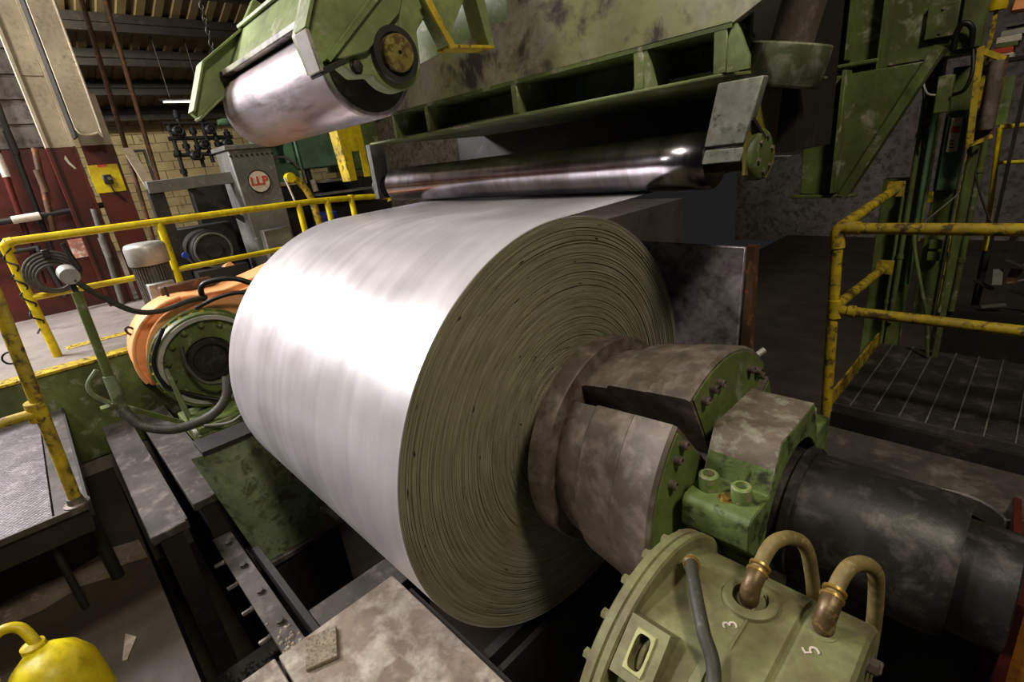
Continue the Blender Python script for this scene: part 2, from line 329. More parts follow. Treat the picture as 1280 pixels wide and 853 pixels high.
obj('tube', MB().cyl((-12, 1.56, 3.0), (-12, 2.5, 3.0), .016, n=12), GLOW, t)
obj('lamp_housing', MB().prism([(-12.06, 3.03), (-11.94, 3.03), (-11.97, 3.06), (-12.03, 3.06)], 'y', 1.5, 2.55), DARKST, t)
for y in (1.7, 2.3): obj('hanger', MB().cyl((-12, y, 3.09), (-12, y, 4.3), .008, n=6), DARKST, t)

# ================================================================== coil
coil = thing('steel_coil', 'large bright coil of wound steel strip on the mandrel', 'coil', (-.88, 0, -.9))
RC, RB = .9, .285
sk = MB(); N = 220
prof = [(-1.76, RC-.004), (-1.757, RC-.0015), (-.003, RC-.0015), (0, RC-.004)]
sk.lathe(prof, (0, 0, 0), (1, 0, 0), N, close=False)
obj('outer_wrap', sk, COILM, coil, 60)
def wraps(x0, sgn, nw, seg):
    mb = MB(); rng = random.Random(3); vs = []; fs = []; k = 0; pitch = (RC-.003-RB)/nw
    for i in range(nw):
        ra = RB+i*pitch; rb_ = ra+pitch*.8; jx = rng.uniform(-.0022, .0022)+(.012*math.exp(-(ra-RB)/.03))
        ph = rng.uniform(0, 6.28)
        for s in range(seg):
            t = 2*PI*s/seg; e = .0012*math.sin(2*t+ph)
            for (r, dx) in ((ra, 0), (rb_, 0), (rb_, -.006), (ra+pitch, -.006)):
                vs.append((x0+sgn*(jx+e*(dx == 0)+dx), r*math.cos(t), r*math.sin(t)))
        for s in range(seg):
            a = k+s*4; b = k+((s+1) % seg)*4
            for q in range(3): fs.append((a+q, b+q, b+q+1, a+q+1))
        k += seg*4
    V = [mb.bm.verts.new(v) for v in vs]
    for f in fs: mb.bm.faces.new([V[i] for i in f])
    bmesh.ops.recalc_face_normals(mb.bm, faces=mb.bm.faces[:])
    return mb
o = obj('wound_edge', wraps(0, 1, 100, 200), EDGEM, coil, 20); o['kind'] = 'stuff'; o['label'] = 'olive brown layered edges of the wound strip'
o = obj('wound_edge', wraps(-1.76, -1, 40, 96), EDGEM, coil, 20); o['kind'] = 'stuff'
obj('bore_wall', MB().lathe([(-1.76, RB), (0, RB)], (0, 0, 0), (1, 0, 0), 64, close=False), EDGEM, coil)
st = MB(); flat = [(.05, .9003), (.2, .903), (.4, .907), (.6, .911), (.9, .914), (1.6, .92), (3.2, .94)]
angs = [math.radians(440-2*i) for i in range(176)]
top = [(RC*math.cos(a), RC*math.sin(a)) for a in angs]+flat
bot = [((RC-.0012)*math.cos(a), (RC-.0012)*math.sin(a)) for a in angs]+[(y, z-.0012) for y, z in flat]
vs_ = [(x, y, z) for x in (-1.76, 0) for q in (top, bot) for (y, z) in q]; n_ = len(top)
fs_ = []
for i in range(n_-1):
    fs_ += [(i, i+1, 2*n_+i+1, 2*n_+i), (n_+i, n_+i+1, 3*n_+i+1, 3*n_+i), (i, i+1, n_+i+1, n_+i), (2*n_+i, 2*n_+i+1, 3*n_+i+1, 3*n_+i)]
fs_ += [(0, n_, 3*n_, 2*n_), (n_-1, 2*n_-1, 4*n_-1, 3*n_-1)]
bmesh.ops.recalc_face_normals(st.bm, faces=st._faces(vs_, fs_))
obj('strip', st, COILM, coil, 60)

# ================================================================== mandrel
man = thing('mandrel', 'expanding steel mandrel with bolted segments holding the coil', 'mandrel', (.3, 0, -.48))
obj('core', MB().cylb((-1.95, 0, 0), (.66, 0, 0), .16, 40), SHAFT, man)
obj('sleeve', MB().lathe([(-1.9, .27), (.13, .27), (.14, .26)], (0, 0, 0), (1, 0, 0), 48), SHAFT, man)
obj('collar', MB().lathe([(.105, .27), (.105, .40), (.125, .428), (.195, .43), (.205, .424), (.205, .3)], (0, 0, 0), (1, 0, 0), 96, close=False), MSTEEL, man)
sp = [(.19, .2), (.19, .362), (.24, .385), (.33, .405), (.335, .41), (.345, .425), (.36, .43), (.50, .452), (.505, .456), (.64, .474), (.652, .466), (.652, .17), (.6, .15)]
for k in range(4):
    a0 = math.radians(-55+90*k+5.4); a1 = math.radians(-55+90*(k+1)-5.4)
    s = obj('segment', MB().sector(sp, a0, a1, 30), MSTEEL, man, 28)
    fp = MB().sector([(.645, .19), (.645, .459), (.656, .456), (.656, .19)], a0+.03, a1-.03, 26)
    obj('end_plate', fp, GREEN, s)
    am = (a0+a1)/2
    for da in (-.62, -.5, -.32, .3, .42, .56):
        rr = .41 if abs(da) > .35 else .4
        bolt(s, (.654, rr*math.cos(am+da), rr*math.sin(am+da)), (1, 0, 0), .0145, .024, socket=True)
obj('grease_fitting', MB().cyl((.62, .335, .335), (.645, .365, .36), .012, n=10), LGREY, man)

# ================================================================== bearing block and shaft
bb = thing('bearing_block', 'green split bearing cap bolted over the dark shaft', 'bearing', (.78, 0, -.5))
outer = [(-.262, -.5), (-.262, -.10), (-.288, -.02), (-.31, .02), (-.35, .068), (-.35, .15), (-.335, .165), (-.215, .165), (-.15, .305), (.135, .305), (.205, .165), (.335, .165), (.35, .15), (.35, -.5)]
arch = poly_arc(0, 0, .222, -.35, PI+.35, 22)
arch = [(.21, -.5)]+arch+[(-.21, -.5)]
obj('cap', MB().prism(outer+arch[::1], 'x', .69, .885, .004), GREEN_B, bb, 30)
tp = MB(); tp.prism([(-.213, .168), (-.15, .3065), (.135, .3065), (.203, .168), (.19, .168), (.128, .29), (-.143, .29), (-.2, .168)], 'x', .692, .883)
obj('worn_top', tp, paint('worn_cap_top', (150, 136, 122), wear=(176, 172, 156), wear_at=.58, dirt=(104, 92, 82), dirt_at=.5, rough=.5, metal=.2, scale=12, bump=.15, wear_soft=.1), bb, 30)['label'] = 'bare worn metal top of the cap'
BG = paint('bolt_green', (118, 140, 76), wear=(150, 140, 110), wear_at=.56, rough=.5, scale=30, bump=.1)
for x in (.735, .83):
    for y in (-.274, .274):
        b = bolt(bb, (x, y, .165), (0, 0, 1), .028, .05, BG, socket=True)
        obj('socket_rust', MB().cyl((x, y, .165), (x, y, .192), .014, n=8), RUSTPIPE, b)
bolt(bb, (.795, -.29, .165), (0, 0, 1), .018, .01, BRASS)
sf = thing('drive_shaft', 'thick dark greasy shaft housing running out of the bearing', 'shaft', (1.3, 0, -.2))
obj('barrel', MB().lathe([(.66, .19), (1.26, .19), (1.29, .175), (1.29, .14)], (0, 0, -.005), (1, 0, 0), 48), SHAFT, sf)
obj('stub', MB().cylb((1.28, 0, -.02), (1.398, 0, -.02), .15, 40), SHAFT, sf)
obj('shaft_flange', MB().ring((.9, 0, -.005), (1, 0, 0), .18, .205, .03), SHAFT, sf)
# plate behind the shaft with a round cut-out
pl = [(.62, 1.02), (.62, .42), (1.0, .42), (1.08, .66)]+poly_arc(1.25, .62, .14, PI*.95, PI*.12, 10)+[(1.45, .72), (1.45, 1.02)]
ds = thing('deck_slab', 'worn grey steel deck slab behind the shaft with round cut-out', 'slab', (1, .7, -.4))
obj('slab', MB().prism(pl, 'z', -.33, -.25, .006), BEAMST, ds)
obj('support_web', MB().box(.64, 1.44, .95, 1.0, -2.2, -.32), DARKST, ds)

# ================================================================== gear housing by the camera
gh = thing('gear_housing', 'olive cast round gear housing with hoses and painted numerals', 'gearbox', (.95, -.62, -.5))
gy, gz = -.624, -.161
obj('flange', MB().lathe([(.742, .2), (.742, .338), (.75, .35), (.768, .35), (.770, .345), (.774, .345), (.776, .352), (.792, .352), (.797, .346), (.797, .2)], (0, gy, gz), (1, 0, 0), 110, close=False), OLIVE, gh, 30)
def hsec(r, top, side):
    out = []
    for i in range(72):
        a = 2*PI*i/72; y = r*math.cos(a); z = r*math.sin(a); z = min(z, top); y = min(max(y, -side), side); out.append((gy+y, gz+z))
    return out
bd = MB(); bd.prism(hsec(.318, .30, .29), 'x', .79, 1.07, .006); obj('body', bd, OLIVE, gh, 25)
bd = MB(); bd.prism(hsec(.322, .306, .295), 'x', 1.078, 1.19, .008); obj('end_cover', bd, OLIVE, gh, 25)
obj('cover_joint', MB().prism(hsec(.312, .294, .285), 'x', 1.06, 1.09), OLIVE, gh, 25)
ft = MB(); ft.box(.8, 1.15, -.86, -.4, -.72, -.36, .01); obj('foot', ft, OLIVE, gh)
for k in range(22):
    a = 2*PI*k/22+.1
    bolt(gh, (.744, gy+.325*math.cos(a), gz+.325*math.sin(a)), (-1, 0, 0), .013, .018, OLIVE)
for a in (1.0, .55, 2.0, 2.6): bolt(gh, (1.188, gy+.25*math.cos(a), gz+.25*math.sin(a)), (1, 0, 0), .016, .022)
# inspection boss with a rounded slot on the front shoulder
A, B, D = basis((.0, -.62, .78)); bo = Vector((.848, -.808, .105))
X, Yv = Vector((1, 0, 0)), D.cross(Vector((1, 0, 0)))
def loc2(u, v, w_): return bo+X*u+Yv*v+D*w_
def plate_with_slot(w0, w1, hx, hy, sx, sy):
    mb = MB(); n = 40; out = []; inn = []
    for i in range(n):
        a = 2*PI*i/n; c, s_ = math.cos(a), math.sin(a); k = 1/max(abs(c)/hx, abs(s_)/hy); out.append((c*k, s_*k))
        e = 4.; k2 = (abs(c/sx)**e+abs(s_/sy)**e)**(-1/e); inn.append((c*k2, s_*k2))
    vs = [loc2(*q, w1) for q in out]+[loc2(*q, w1) for q in inn]+[loc2(*q, w0) for q in inn]+[loc2(q[0]*1.12, q[1]*1.12, w0) for q in out]
    fs = []
    for i in range(n):
        j = (i+1) % n; fs += [(i, j, n+j, n+i), (n+i, n+j, 2*n+j, 2*n+i), (3*n+i, 3*n+j, j, i)]
    F = mb._faces(vs, fs); bmesh.ops.recalc_face_normals(mb.bm, faces=F); return mb
sb = obj('slot_boss', plate_with_slot(-.03, .03, .046, .062, .017, .036), OLIVE, gh, 30)
obj('slot_rim', plate_with_slot(.026, .034, .0225, .0415, .017, .036), paint('pale_olive', (190, 190, 130), rough=.5, scale=8), sb, 30)
pp_ = MB(); pp_.hexa([loc2(-.02, -.04, -.02), loc2(.02, -.04, -.02), loc2(.02, .04, -.02), loc2(-.02, .04, -.02), loc2(-.02, -.04, .0), loc2(.02, -.04, .0), loc2(.02, .04, .0), loc2(-.02, .04, .0)]); obj('slot_floor', pp_, OLIVE, sb)
obj('locking_pin', MB().tube([loc2(.004, -.03, .004), loc2(.0, 0, .01), loc2(.004, .03, .004)], .008, 10), OLIVE, sb)
rb = MB(); rb.prism([(-.935, -.2), (-.86, .06), (-.8, .112), (-.74, .135), (-.74, .1), (-.86, -.2)], 'x', .945, .97, .003); obj('rib', rb, OLIVE, gh)
rb = MB(); rb.prism([(-.52, .143), (-.70, .143), (-.78, .11), (-.78, .1), (-.7, .13), (-.52, .13)], 'x', .985, .99); obj('edge_ridge', rb, OLIVE, gh)
bs = MB(); bs.lathe([(-.06, .066), (.010, .058), (.014, .053), (.014, .038), (-.002, .036)], (.972, -.565, .138), (0, 0, 1), 32, close=False); obj('port_boss', bs, OLIVE, gh)
bs = MB(); bs.lathe([(-.06, .035), (.003, .028), (.005, .022), (.005, .012)], (1.114, -.55, .143), (0, 0, 1), 28, close=True); obj('port_boss', bs, OLIVE, gh)
def numeral(txt, loc, rotz, size, tilt=0.):
    c = bpy.data.curves.new('numeral', 'FONT'); c.body = txt; c.size = size; c.extrude = .0008; c.resolution_u = 3
    to = bpy.data.objects.new('numeral_tmp', c); COL.objects.link(to); dg = bpy.context.evaluated_depsgraph_get(); me = bpy.data.meshes.new_from_object(to.evaluated_get(dg)); bpy.data.objects.remove(to)
    me.materials.clear(); me.materials.append(SIGNW)
    o = bpy.data.objects.new('painted_numeral', me); COL.objects.link(o); o.parent = gh; o.location = Vector(loc)-wloc(gh); o.rotation_euler = (tilt, 0, rotz); o['label'] = 'white painted numeral '+txt
numeral('5', (1.128, -.612, .1462), 2.3, .044); numeral('3', (.982, -.652, .1402), 2.3, .044)

def hose(label, pts, r, mat, group=None, base=None, name='hose', sub=8):
    t = thing(name, label, 'hose', base or pts[0], group); obj('hose_body', MB().tube(pts, r, 14, sub), mat, t, 60); return t
def elbow_hose(label, x, y, z, pts, r):
    t = thing('hydraulic_hose', label, 'hose', (x, y, z))
    obj('nipple', MB().lathe([(-.04, .014), (.012, .014), (.012, .019), (.026, .019), (.026, .014)], (x, y, z), (0, 0, 1), 20), RUSTPIPE, t)
    e = [(x, y, z+.02), (x, y+.002, z+.042), (x+.001, y+.016, z+.062), (x+.001, y+.04, z+.072)]
    obj('elbow', MB().tube(e, .021, 16, 5), paint('greasy_brass', (104, 84, 56), wear=(150, 124, 80), wear_at=.6, rough=.42, metal=.4, scale=30, bump=.08), t, 60)
    d = (Vector(e[3])-Vector(e[2])).normalized(); p = Vector(e[3])
    for k in (-.004, .012): obj('clamp', MB().lathe([(-.005, .019), (-.003, .0235), (.003, .0235), (.005, .019)], p+d*k, d, 24), BRASS, t)
    obj('hose_body', MB().tube([p]+[Vector(q) for q in pts], r, 14, 8), RUB_O, t, 60)
    return t
elbow_hose('ochre hose on the brass elbow beside the wide recessed port', .972, -.572, .13, [(.974, -.49, .225), (.982, -.455, .236), (1.0, -.415, .228), (1.02, -.375, .19), (1.03, -.335, .1), (1.04, -.303, -.05), (1.045, -.30, -.3)], .0165)
elbow_hose('ochre hose on the brass elbow above the painted 5', 1.114, -.55, .135, [(1.118, -.468, .226), (1.126, -.435, .236), (1.143, -.398, .226), (1.16, -.362, .185), (1.166, -.33, .1), (1.17, -.303, -.05), (1.17, -.30, -.3)], .0165)
t = thing('hydraulic_hose', 'grey hose dropping from the brass nut across the slot boss', 'hose', (.835, -.57, .14))
obj('nipple', MB().lathe([(-.02, .014), (.02, .014), (.02, .02), (.04, .02)], (.832, -.565, .14), (.1, -.25, .9), 6), BRASS, t, 20)
obj('hose_nut', MB().lathe([(0, .017), (.008, .02), (.024, .019)], (.838, -.58, .178), (.35, -.6, .35), 20), BRASS, t)
obj('hose_body', MB().tube([(.842, -.588, .188), (.863, -.625, .2), (.9, -.68, .2), (.945, -.737, .18), (.985, -.775, .142), (1.02, -.865, .065), (1.03, -.94, -.1), (1.03, -.945, -.5)], .0145, 14, 8), RUBBER, t, 60)

# ================================================================== deflector roll and its bracket
dr = thing('deflector_roll', 'long polished steel roll pressing on the strip', 'roller', (-.9, .625, .92))
obj('roll_barrel', MB().lathe([(-2.1, .06), (-2.1, .1), (-2.085, .113), (-2.06, .1155), (.12, .1155), (.122, .1165), (.3, .1165), (.315, .108), (.32, .06)], (0, .625, 1.0355), (1, 0, 0), 72), ROLLD, dr, 50)
obj('journal', MB().cylb((.3, .625, 1.0355), (.47, .625, 1.0355), .05), SHAFT, dr)
obj('journal', MB().cylb((-2.3, .625, 1.0355), (-2.08, .625, 1.0355), .05), SHAFT, dr)
rbk = thing('roll_bracket', 'grey stained roll bracket with yellow green bearing housing', 'bracket', (.47, .55, .95))
def tilt(pts): return pts
obj('front_plate', MB().prism([(.397, 1.3), (.552, 1.3), (.498, 1.092), (.35, 1.092)], 'y', .45, .5, .004), STAINP, rbk)
obj('lower_block', MB().prism([(.352, 1.08), (.50, 1.08), (.487, 1.03), (.338, 1.03)], 'y', .455, .72, .004), STAINP, rbk)
obj('side_plate', MB().prism([(.455, .98), (.455, 1.285), (.76, 1.285), (.72, 1.0), (.65, .95)], 'x', .492, .508, .003), paint('olive_yellow_paint', (138, 128, 40), wear=(190, 140, 30), wear_at=.62, dirt=(70, 66, 30), dirt_at=.55, rough=.5, scale=8, bump=.1), rbk)
hb = obj('bearing_housing', MB().lathe([(.49, .06), (.49, .09), (.525, .09), (.535, .08), (.538, .05), (.538, .001)], (0, .545, 1.045), (1, 0, 0), 40, close=False), GREEN, rbk)
for k in range(6): bolt(hb, (.533, .545+.062*math.cos(k*PI/3+.3), 1.045+.062*math.sin(k*PI/3+.3)), (1, 0, 0), .01, .012, MSTEEL)
obj('gusset_edge', MB().bar((.515, .46, 1.17), (.53, .54, 1.10), .02, .012), DARKST, rbk)
lb = thing('roll_bracket', 'small grey roll bracket at the motor side end of the polished roll', 'bracket', (-2.2, .6, .95))
obj('hanger_plate', MB().prism([(.5, 1.33), (.62, 1.33), (.6, .95), (.5, .95)], 'x', -2.22, -2.16, .004), GREY, lb)
obj('bearing_housing', MB().cylb((-2.28, .6, 1.03), (-2.14, .6, 1.03), .08), DARKST, lb)

# ================================================================== bridge beam above the strip
br = thing('bridge_beam', 'heavy worn green bridge beam spanning over the strip', 'beam', (-.4, .8, 1.31))
wp = [(-1.8, 1.48), (.445, 1.475), (.565, 1.53), (.9, 1.95), (.9, 2.5), (-.5, 2.5), (-.62, 1.74), (-1.8, 1.655)]
obj('front_web', MB().prism(wp, 'y', .45, .485, .004), WEBM, br)
obj('lower_flange', MB().prism([(-2.05, .44), (.40, .44), (.475, .548)]+poly_arc(.541, .66, .131, math.radians(240), math.radians(120), 10)+[(.475, .80), (.45, 1.5), (-2.05, 1.5)], 'z', 1.318, 1.33, .002), GREEN_L, br)
obj('top_flange', MB().prism([(-1.8, .45), (.44, .45), (.44, .56), (.38, .62), (.38, .8), (-1.8, .8)], 'z', 1.465, 1.482), GREEN, br)  # darker green than the lower flange, shade put into the colour
obj('back_web', MB().box(-2.0, .39, .72, .75, 1.325, 2.2), GREEN, br)  # darker green paints in the shade at the back of the beam
for x, wd in ((-1.72, .012), (-1.36, .014), (-.62, .02), (.075, .022), (.4, .024)):
    obj('gusset', MB().prism([(.452, 1.33), (.452, 1.47), (.72, 1.47), (.72, 1.33)] if x < .3 else [(.452, 1.33), (.452, 1.47), (.52, 1.47), (.56, 1.40), (.56, 1.33)], 'x', x-wd, x+wd, .003), GREEN_L, br)
obj('stiffener', MB().prism([(.045, 1.33), (.15, 1.33), (.11, 1.475), (.095, 1.475)], 'y', .456, .47), GREEN_L, br)
obj('stiffener', MB().prism([(.385, 1.33), (.5, 1.33), (.5, 1.37), (.455, 1.475), (.44, 1.475)], 'y', .456, .47), GREEN_L, br)
obj('liner_strip', MB().box(-1.28, -.68, .58, .62, 1.33, 1.352), LGREY, br)
obj('liner_strip', MB().box(.12, .37, .6, .64, 1.33, 1.36), GREEN_L, br)
obj('rear_shade_box', MB().box(-2.4, .33, 1.5, 2.1, 1.0, 2.6), DARKST, br)  # added dark box stands in for the unlit space behind the beam
hc = thing('hydraulic_cylinder', 'tilted grey hydraulic cylinder standing in a round boss', 'cylinder', (.53, .66, 1.28))
ax = Vector((.24, .0, .97)).normalized(); c0 = Vector((.535, .66, 1.30))
obj('boss', MB().lathe([(-.03, .1), (-.03, .126), (-.02, .134), (.1, .134), (.106, .128), (.106, .06)], c0, ax, 56, close=False), paint('scraped_green_boss', (112, 122, 84), wear=(158, 154, 140), wear_at=.56, dirt=(74, 74, 62), dirt_at=.52, rough=.45, metal=.2, scale=9, bump=.15, wear_soft=.1), hc)
obj('barrel', MB().cylb(c0+ax*.05, c0+ax*1.2, .07, 40), MSTEEL, hc)
obj('boss_floor', MB().cyl(c0-ax*.026, c0+ax*.02, .122, n=40), MATS['scraped_green_boss'], hc)
# plate standing behind the coil
sp_ = thing('scuffed_plate', 'pale scuffed steel guard plate standing behind the coil', 'plate', (0, 1.0, -2.2))
obj('face_plate', MB().prism([(-.5, -.3), (.30, -.3), (.332, .618), (-.5, .628)], 'y', .925, .95, .003), PLATEM, sp_)
obj('back_frame', MB().box(-.45, .28, .95, 1.1, -2.2, .5), DARKST, sp_)
obj('edge_bar', MB().box(.33, .37, .945, 1.0, -2.2, .62), RUSTPIPE, sp_)

# ================================================================== press roll above the coil
sy, sz, sr = -.149, 1.582, .217
pr_ = thing('press_roll', 'short fat brushed steel press roll hung above the coil', 'roller', (-1.58, sy, sz-sr))
obj('roll_barrel', MB().lathe([(-2.27, .1), (-2.27, .2), (-2.26, .214), (-2.24, sr), (-.93, sr), (-.92, .213), (-.915, .2), (-.915, .1)], (0, sy, sz), (1, 0, 0), 80), ROLLM, pr_, 50)
obj('shaded_roll_end', MB().cyl((-.95, sy, sz), (-.905, sy, sz), .19, n=48), SHAFT, pr_)  # steel darker than the barrel paints in the shade on this end
obj('journal', MB().cylb((-2.4, sy, sz), (-.665, sy, sz), .06), SHAFT, pr_)
fr = thing('swing_cradle', 'light green welded swing frame carrying the press roll', 'cradle', (-1.5, .1, 1.5))
side = [(-.53, 1.64), (-.50, 1.51), (-.44, 1.535), (-.40, 1.55), (-.34, 1.50)]+poly_arc(sy, sz, .135, math.radians(215), math.radians(360), 14)+[(-.01, 1.68), (.05, 1.74), (.2, 2.1), (-.1, 2.3), (-.40, 1.9)]
obj('side_plate', MB().prism(side, 'x', -.78, -.70, .006), GREEN_L, fr)
obj('doubler_plate', MB().prism([(-.47, 1.545), (-.40, 1.555), (-.28, 1.585), (-.10, 1.73), (.0, 1.95), (-.12, 2.0), (-.2, 1.80)], 'x', -.70, -.675, .004), GREEN_L, fr)
obj('front_edge', MB().bar((-.69, -.528, 1.64), (-.69, -.505, 1.505), .016, .1, (1, 0, 0), .003), WEBM, fr)
obj('front_edge', MB().bar((-.69, -.528, 1.64), (-.69, -.40, 1.9), .014, .1, (1, 0, 0), .003), GREEN_L, fr)
obj('ridge', MB().bar((-.668, -.46, 1.545), (-.668, -.18, 1.79), .014, .02, (1, 0, 0)), GREEN_L, fr)
obj('bottom_lip', MB().bar((-.7, -.505, 1.503), (-.7, -.40, 1.545), .1, .022, (0, 0, 1), .003), DARKST, fr)
obj('hub_ring', MB().lathe([(-.70, .1), (-.69, .108), (-.672, .104), (-.672, .08), (-.68, .078), (-.68, .06)], (0, sy, sz), (1, 0, 0), 48, close=False), DARKST, fr, 30)
obj('hub_cap', MB().lathe([(-.70, .07), (-.655, .07), (-.648, .064), (-.648, .008), (-.68, .008), (-.68, .001)], (0, sy, sz), (1, 0, 0), 44, close=False), paint('ochre_hub', (150, 136, 70), wear=(90, 74, 44), wear_at=.52, rough=.4, metal=.3, scale=20, bump=.1), fr, 30)
bolt(fr, (-.70, -.33, 1.535), (1, 0, 0), .022, .02, DARKST)
side2 = [(-.54, 1.58), (-.505, 1.535), (-.37, 1.655), (-.2, 1.62), (-.0, 1.70), (.15, 2.1), (-.02, 2.2), (-.146, 2.025), (-.42, 1.835)]
obj('side_plate', MB().prism(side2, 'x', -2.33, -2.27, .005), GREEN_L, fr)
obj('side_flange', MB().bar((-2.27, -.54, 1.58), (-2.27, -.42, 1.835), .012, .13, (1, 0, 0), .002), GREEN_L, fr)
obj('side_flange', MB().bar((-2.27, -.42, 1.835), (-2.27, -.146, 2.025), .012, .13, (1, 0, 0), .002), GREEN_L, fr)
obj('bottom_lip', MB().bar((-2.27, -.52, 1.54), (-2.27, -.36, 1.66), .014, .12, (1, 0, 0), .002), GREEN_L, fr)
obj('cross_member', MB().prism([(-.30, 1.778), (-.145, 2.03), (.2, 2.2), (.2, 1.86), (-.1, 1.838)], 'x', -2.27, -.78, .004), GREEN_L, fr)
obj('cross_lip', MB().bar((-2.25, -.315, 1.776), (-.78, -.315, 1.776), .05, .03, (0, 0, 1), .004), WEBM, fr)
obj('cross_lip', MB().bar((-2.25, -.15, 2.035), (-.78, -.15, 2.035), .04, .02, (0, 0, 1), .003), GREEN_L, fr)
obj('wiper_bar', MB().bar((-2.2, -.22, 1.816), (-.8, -.22, 1.816), .05, .02, (0, 0, 1), .003), GREY, fr)
# rear hinge bracket of the frame
rg = MB(); rg.prism([(.02, 1.95), (.02, 1.80), (.115, 1.625), (.16, 1.70), (.25, 1.82), (.25, 1.95)], 'x', -.74, -.66, .003); obj('hinge_plate', rg, GREEN_L, fr)
obj('hinge_edge', MB().bar((-.655, .02, 1.80), (-.655, .135, 1.615), .03, .012, (1, 0, 0)), YEL_W, fr)
obj('hinge_foot', MB().bar((-.7, .12, 1.618), (-.7, .385, 1.628), .1, .014, (0, 0, 1), .002), YEL_W, fr)
obj('hinge_plate', MB().prism([(.35, 1.63), (.385, 1.63), (.36, 1.80), (.30, 1.95), (.27, 1.95), (.33, 1.7)], 'x', -.75, -.65, .003), GREEN_L, fr)
ch = thing('lifting_chain', 'dangling steel lifting chain above the press roll frame', 'chain', (-2.6, -.21, 1.95))
lk = mesh_of(MB().tube([(0, .011*math.cos(a), .022*math.sin(a)) for a in [2*PI*i/10 for i in range(10)]], .0045, 6, 2, True), CHAINM, 60, 'link')
for i in range(24): inst('link', lk, (-2.6, -.225+.0008*i, 1.95+i*.034), ch, (0, 0, (i % 2)*PI/2))

# ================================================================== right hand walkway
pf = thing('grating_walkway', 'dark open grating walkway with yellow kick plate', 'walkway', (1.4, 2.2, -.6))
g0, g1, gx0, gx1 = 1.70, 2.86, .60, 2.3
bars = MB()
for i in range(58):
    x = g0+i*.02
    bars.box(gx0, gx1, x-.0025, x+.0025, -.50, -.473)
o = obj('bearing_bars', bars, BEAMST, pf, 0); o['kind'] = 'stuff'
rod = mesh_of(MB().box(-.0035, .0035, 0, g1-g0, -.004, .004), GREY, 30, 'cross_rod')
for i in range(11): inst('cross_rod', rod, (.68+i*.118, g0, -.472), pf)
obj('edge_angle', MB().box(.606, gx1, g0-.02, g0, -.55, -.465), BEAMST, pf)
obj('front_channel', MB().box(.606, gx1, g0-.06, g0-.02, -.72, -.5), DARKST, pf)
obj('kick_plate', MB().box(.575, .587, 1.70, 2.86, -.50, -.40, .002), YEL_W, pf)
obj('leg_post', MB().box(.6, .68, 1.74, 1.82, -2.2, -.5), DARKST, pf); obj('leg_post', MB().box(.6, .68, 2.7, 2.78, -2.2, -.5), DARKST, pf)
hr = thing('handrail', 'worn yellow pipe handrail around the grating walkway', 'handrail', (.58, 1.66, -.47))
px, py = .578, 1.655
obj('post', MB().cyl((px, py, -.6), (.53, py, .56), .029, n=20), YEL_W, hr, 60)
obj('top_rail', MB().cyl((.53, py, .585), (2.4, py, .60), .029, n=20), YEL_W, hr, 60)
obj('mid_rail', MB().cyl((.56, py, .13), (2.4, py, .128), .027, n=20), YEL_W, hr, 60)
obj('top_rail', MB().cyl((.53, py, .585), (.57, 2.74, .655), .029, n=20), YEL_W, hr, 60)
obj('mid_rail', MB().cyl((.56, py, .15), (.575, 2.78, .125), .027, n=20), YEL_W, hr, 60)
obj('corner_elbow', MB().tube([(.535, py, .48), (.53, py, .56), (.55, py, .587), (.63, py, .587)], .036, 16, 5), YEL_W, hr, 60)
obj('tee_fitting', MB().cylb((.56, py, .08), (.553, py, .19), .036), YEL_W, hr)
obj('tee_fitting', MB().cylb((.62, py, .13), (.66, py, .13), .034), YEL_W, hr)
for (x, z) in ((.57, .655), (.575, .125)):
    obj('wall_bracket', MB().box(x-.05, x+.05, 2.74, 2.76, z-.05, z+.05, .003), YEL_W, hr)
# green press frame behind the walkway
gf = thing('press_housing', 'tall green press housing full of hoses behind the walkway', 'machine', (.7, 2.9, -2.2))
def gbox(name, *a, mat=GREEN, bev=.004): return obj(name, MB().box(*a, bev), mat, gf)
obj('corner_plate', MB().prism([(.10, .68), (.315, .67), (.42, .725), (.62, 1.14), (.70, 1.38), (.08, 1.38)], 'y', 2.4, 2.44, .004), GREEN, gf)
gbox('plate_flange', .30, .325, 2.3, 2.42, .69, 1.40, mat=GREEN)
gbox('foot_lip', .05, .43, 2.36, 2.44, .655, .675, mat=GREEN)
obj('brace', MB().bar((.74, 2.39, 1.44), (.36, 2.39, .66), .05, .10, (0, 1, 0)), GREEN, gf)
gbox('upper_box', .10, .86, 2.62, 2.9, 1.40, 2.6, mat=GREEN)
gbox('upper_channel', .28, .45, 2.5, 2.62, 1.42, 2.6, mat=GREEN)
gbox('channel_edge', .44, .46, 2.42, 2.62, 1.36, 2.6, mat=GREEN)
gbox('channel_edge', .27, .29, 2.42, 2.62, 1.46, 2.6, mat=GREEN)
gbox('shelf_plate', .1, .45, 2.4, 2.62, 1.42, 1.44, mat=GREEN)
cv = gbox('cover_plate', .625, .765, 2.585, 2.62, 1.50, 1.67, mat=GREEN)
for z in (1.525, 1.645): bolt(cv, (.695, 2.586, z), (0, -1, 0), .008, .008, MSTEEL)
gbox('side_box', .78, .885, 2.58, 2.64, 1.42, 2.2, mat=GREEN)
gbox('column', .62, .70, 2.86, 2.98, -2.2, 1.45, mat=GREEN)
gbox('column', .74, .86, 2.95, 3.05, -.3, 1.35, mat=GREEN)
gbox('column', .46, .60, 2.95, 3.05, -.8, .7, mat=GREEN)
gbox('tie_block', .72, .79, 2.6, 2.68, 1.10, 1.30, mat=GREEN)
gbox('manifold', .76, .86, 2.9, 2.95, .62, 1.1, mat=GREEN_T)
gbox('valve', .78, .85, 2.87, 2.92, .16, .22, mat=GREEN); gbox('valve', .78, .85, 2.87, 2.92, .24, .30, mat=GREEN)
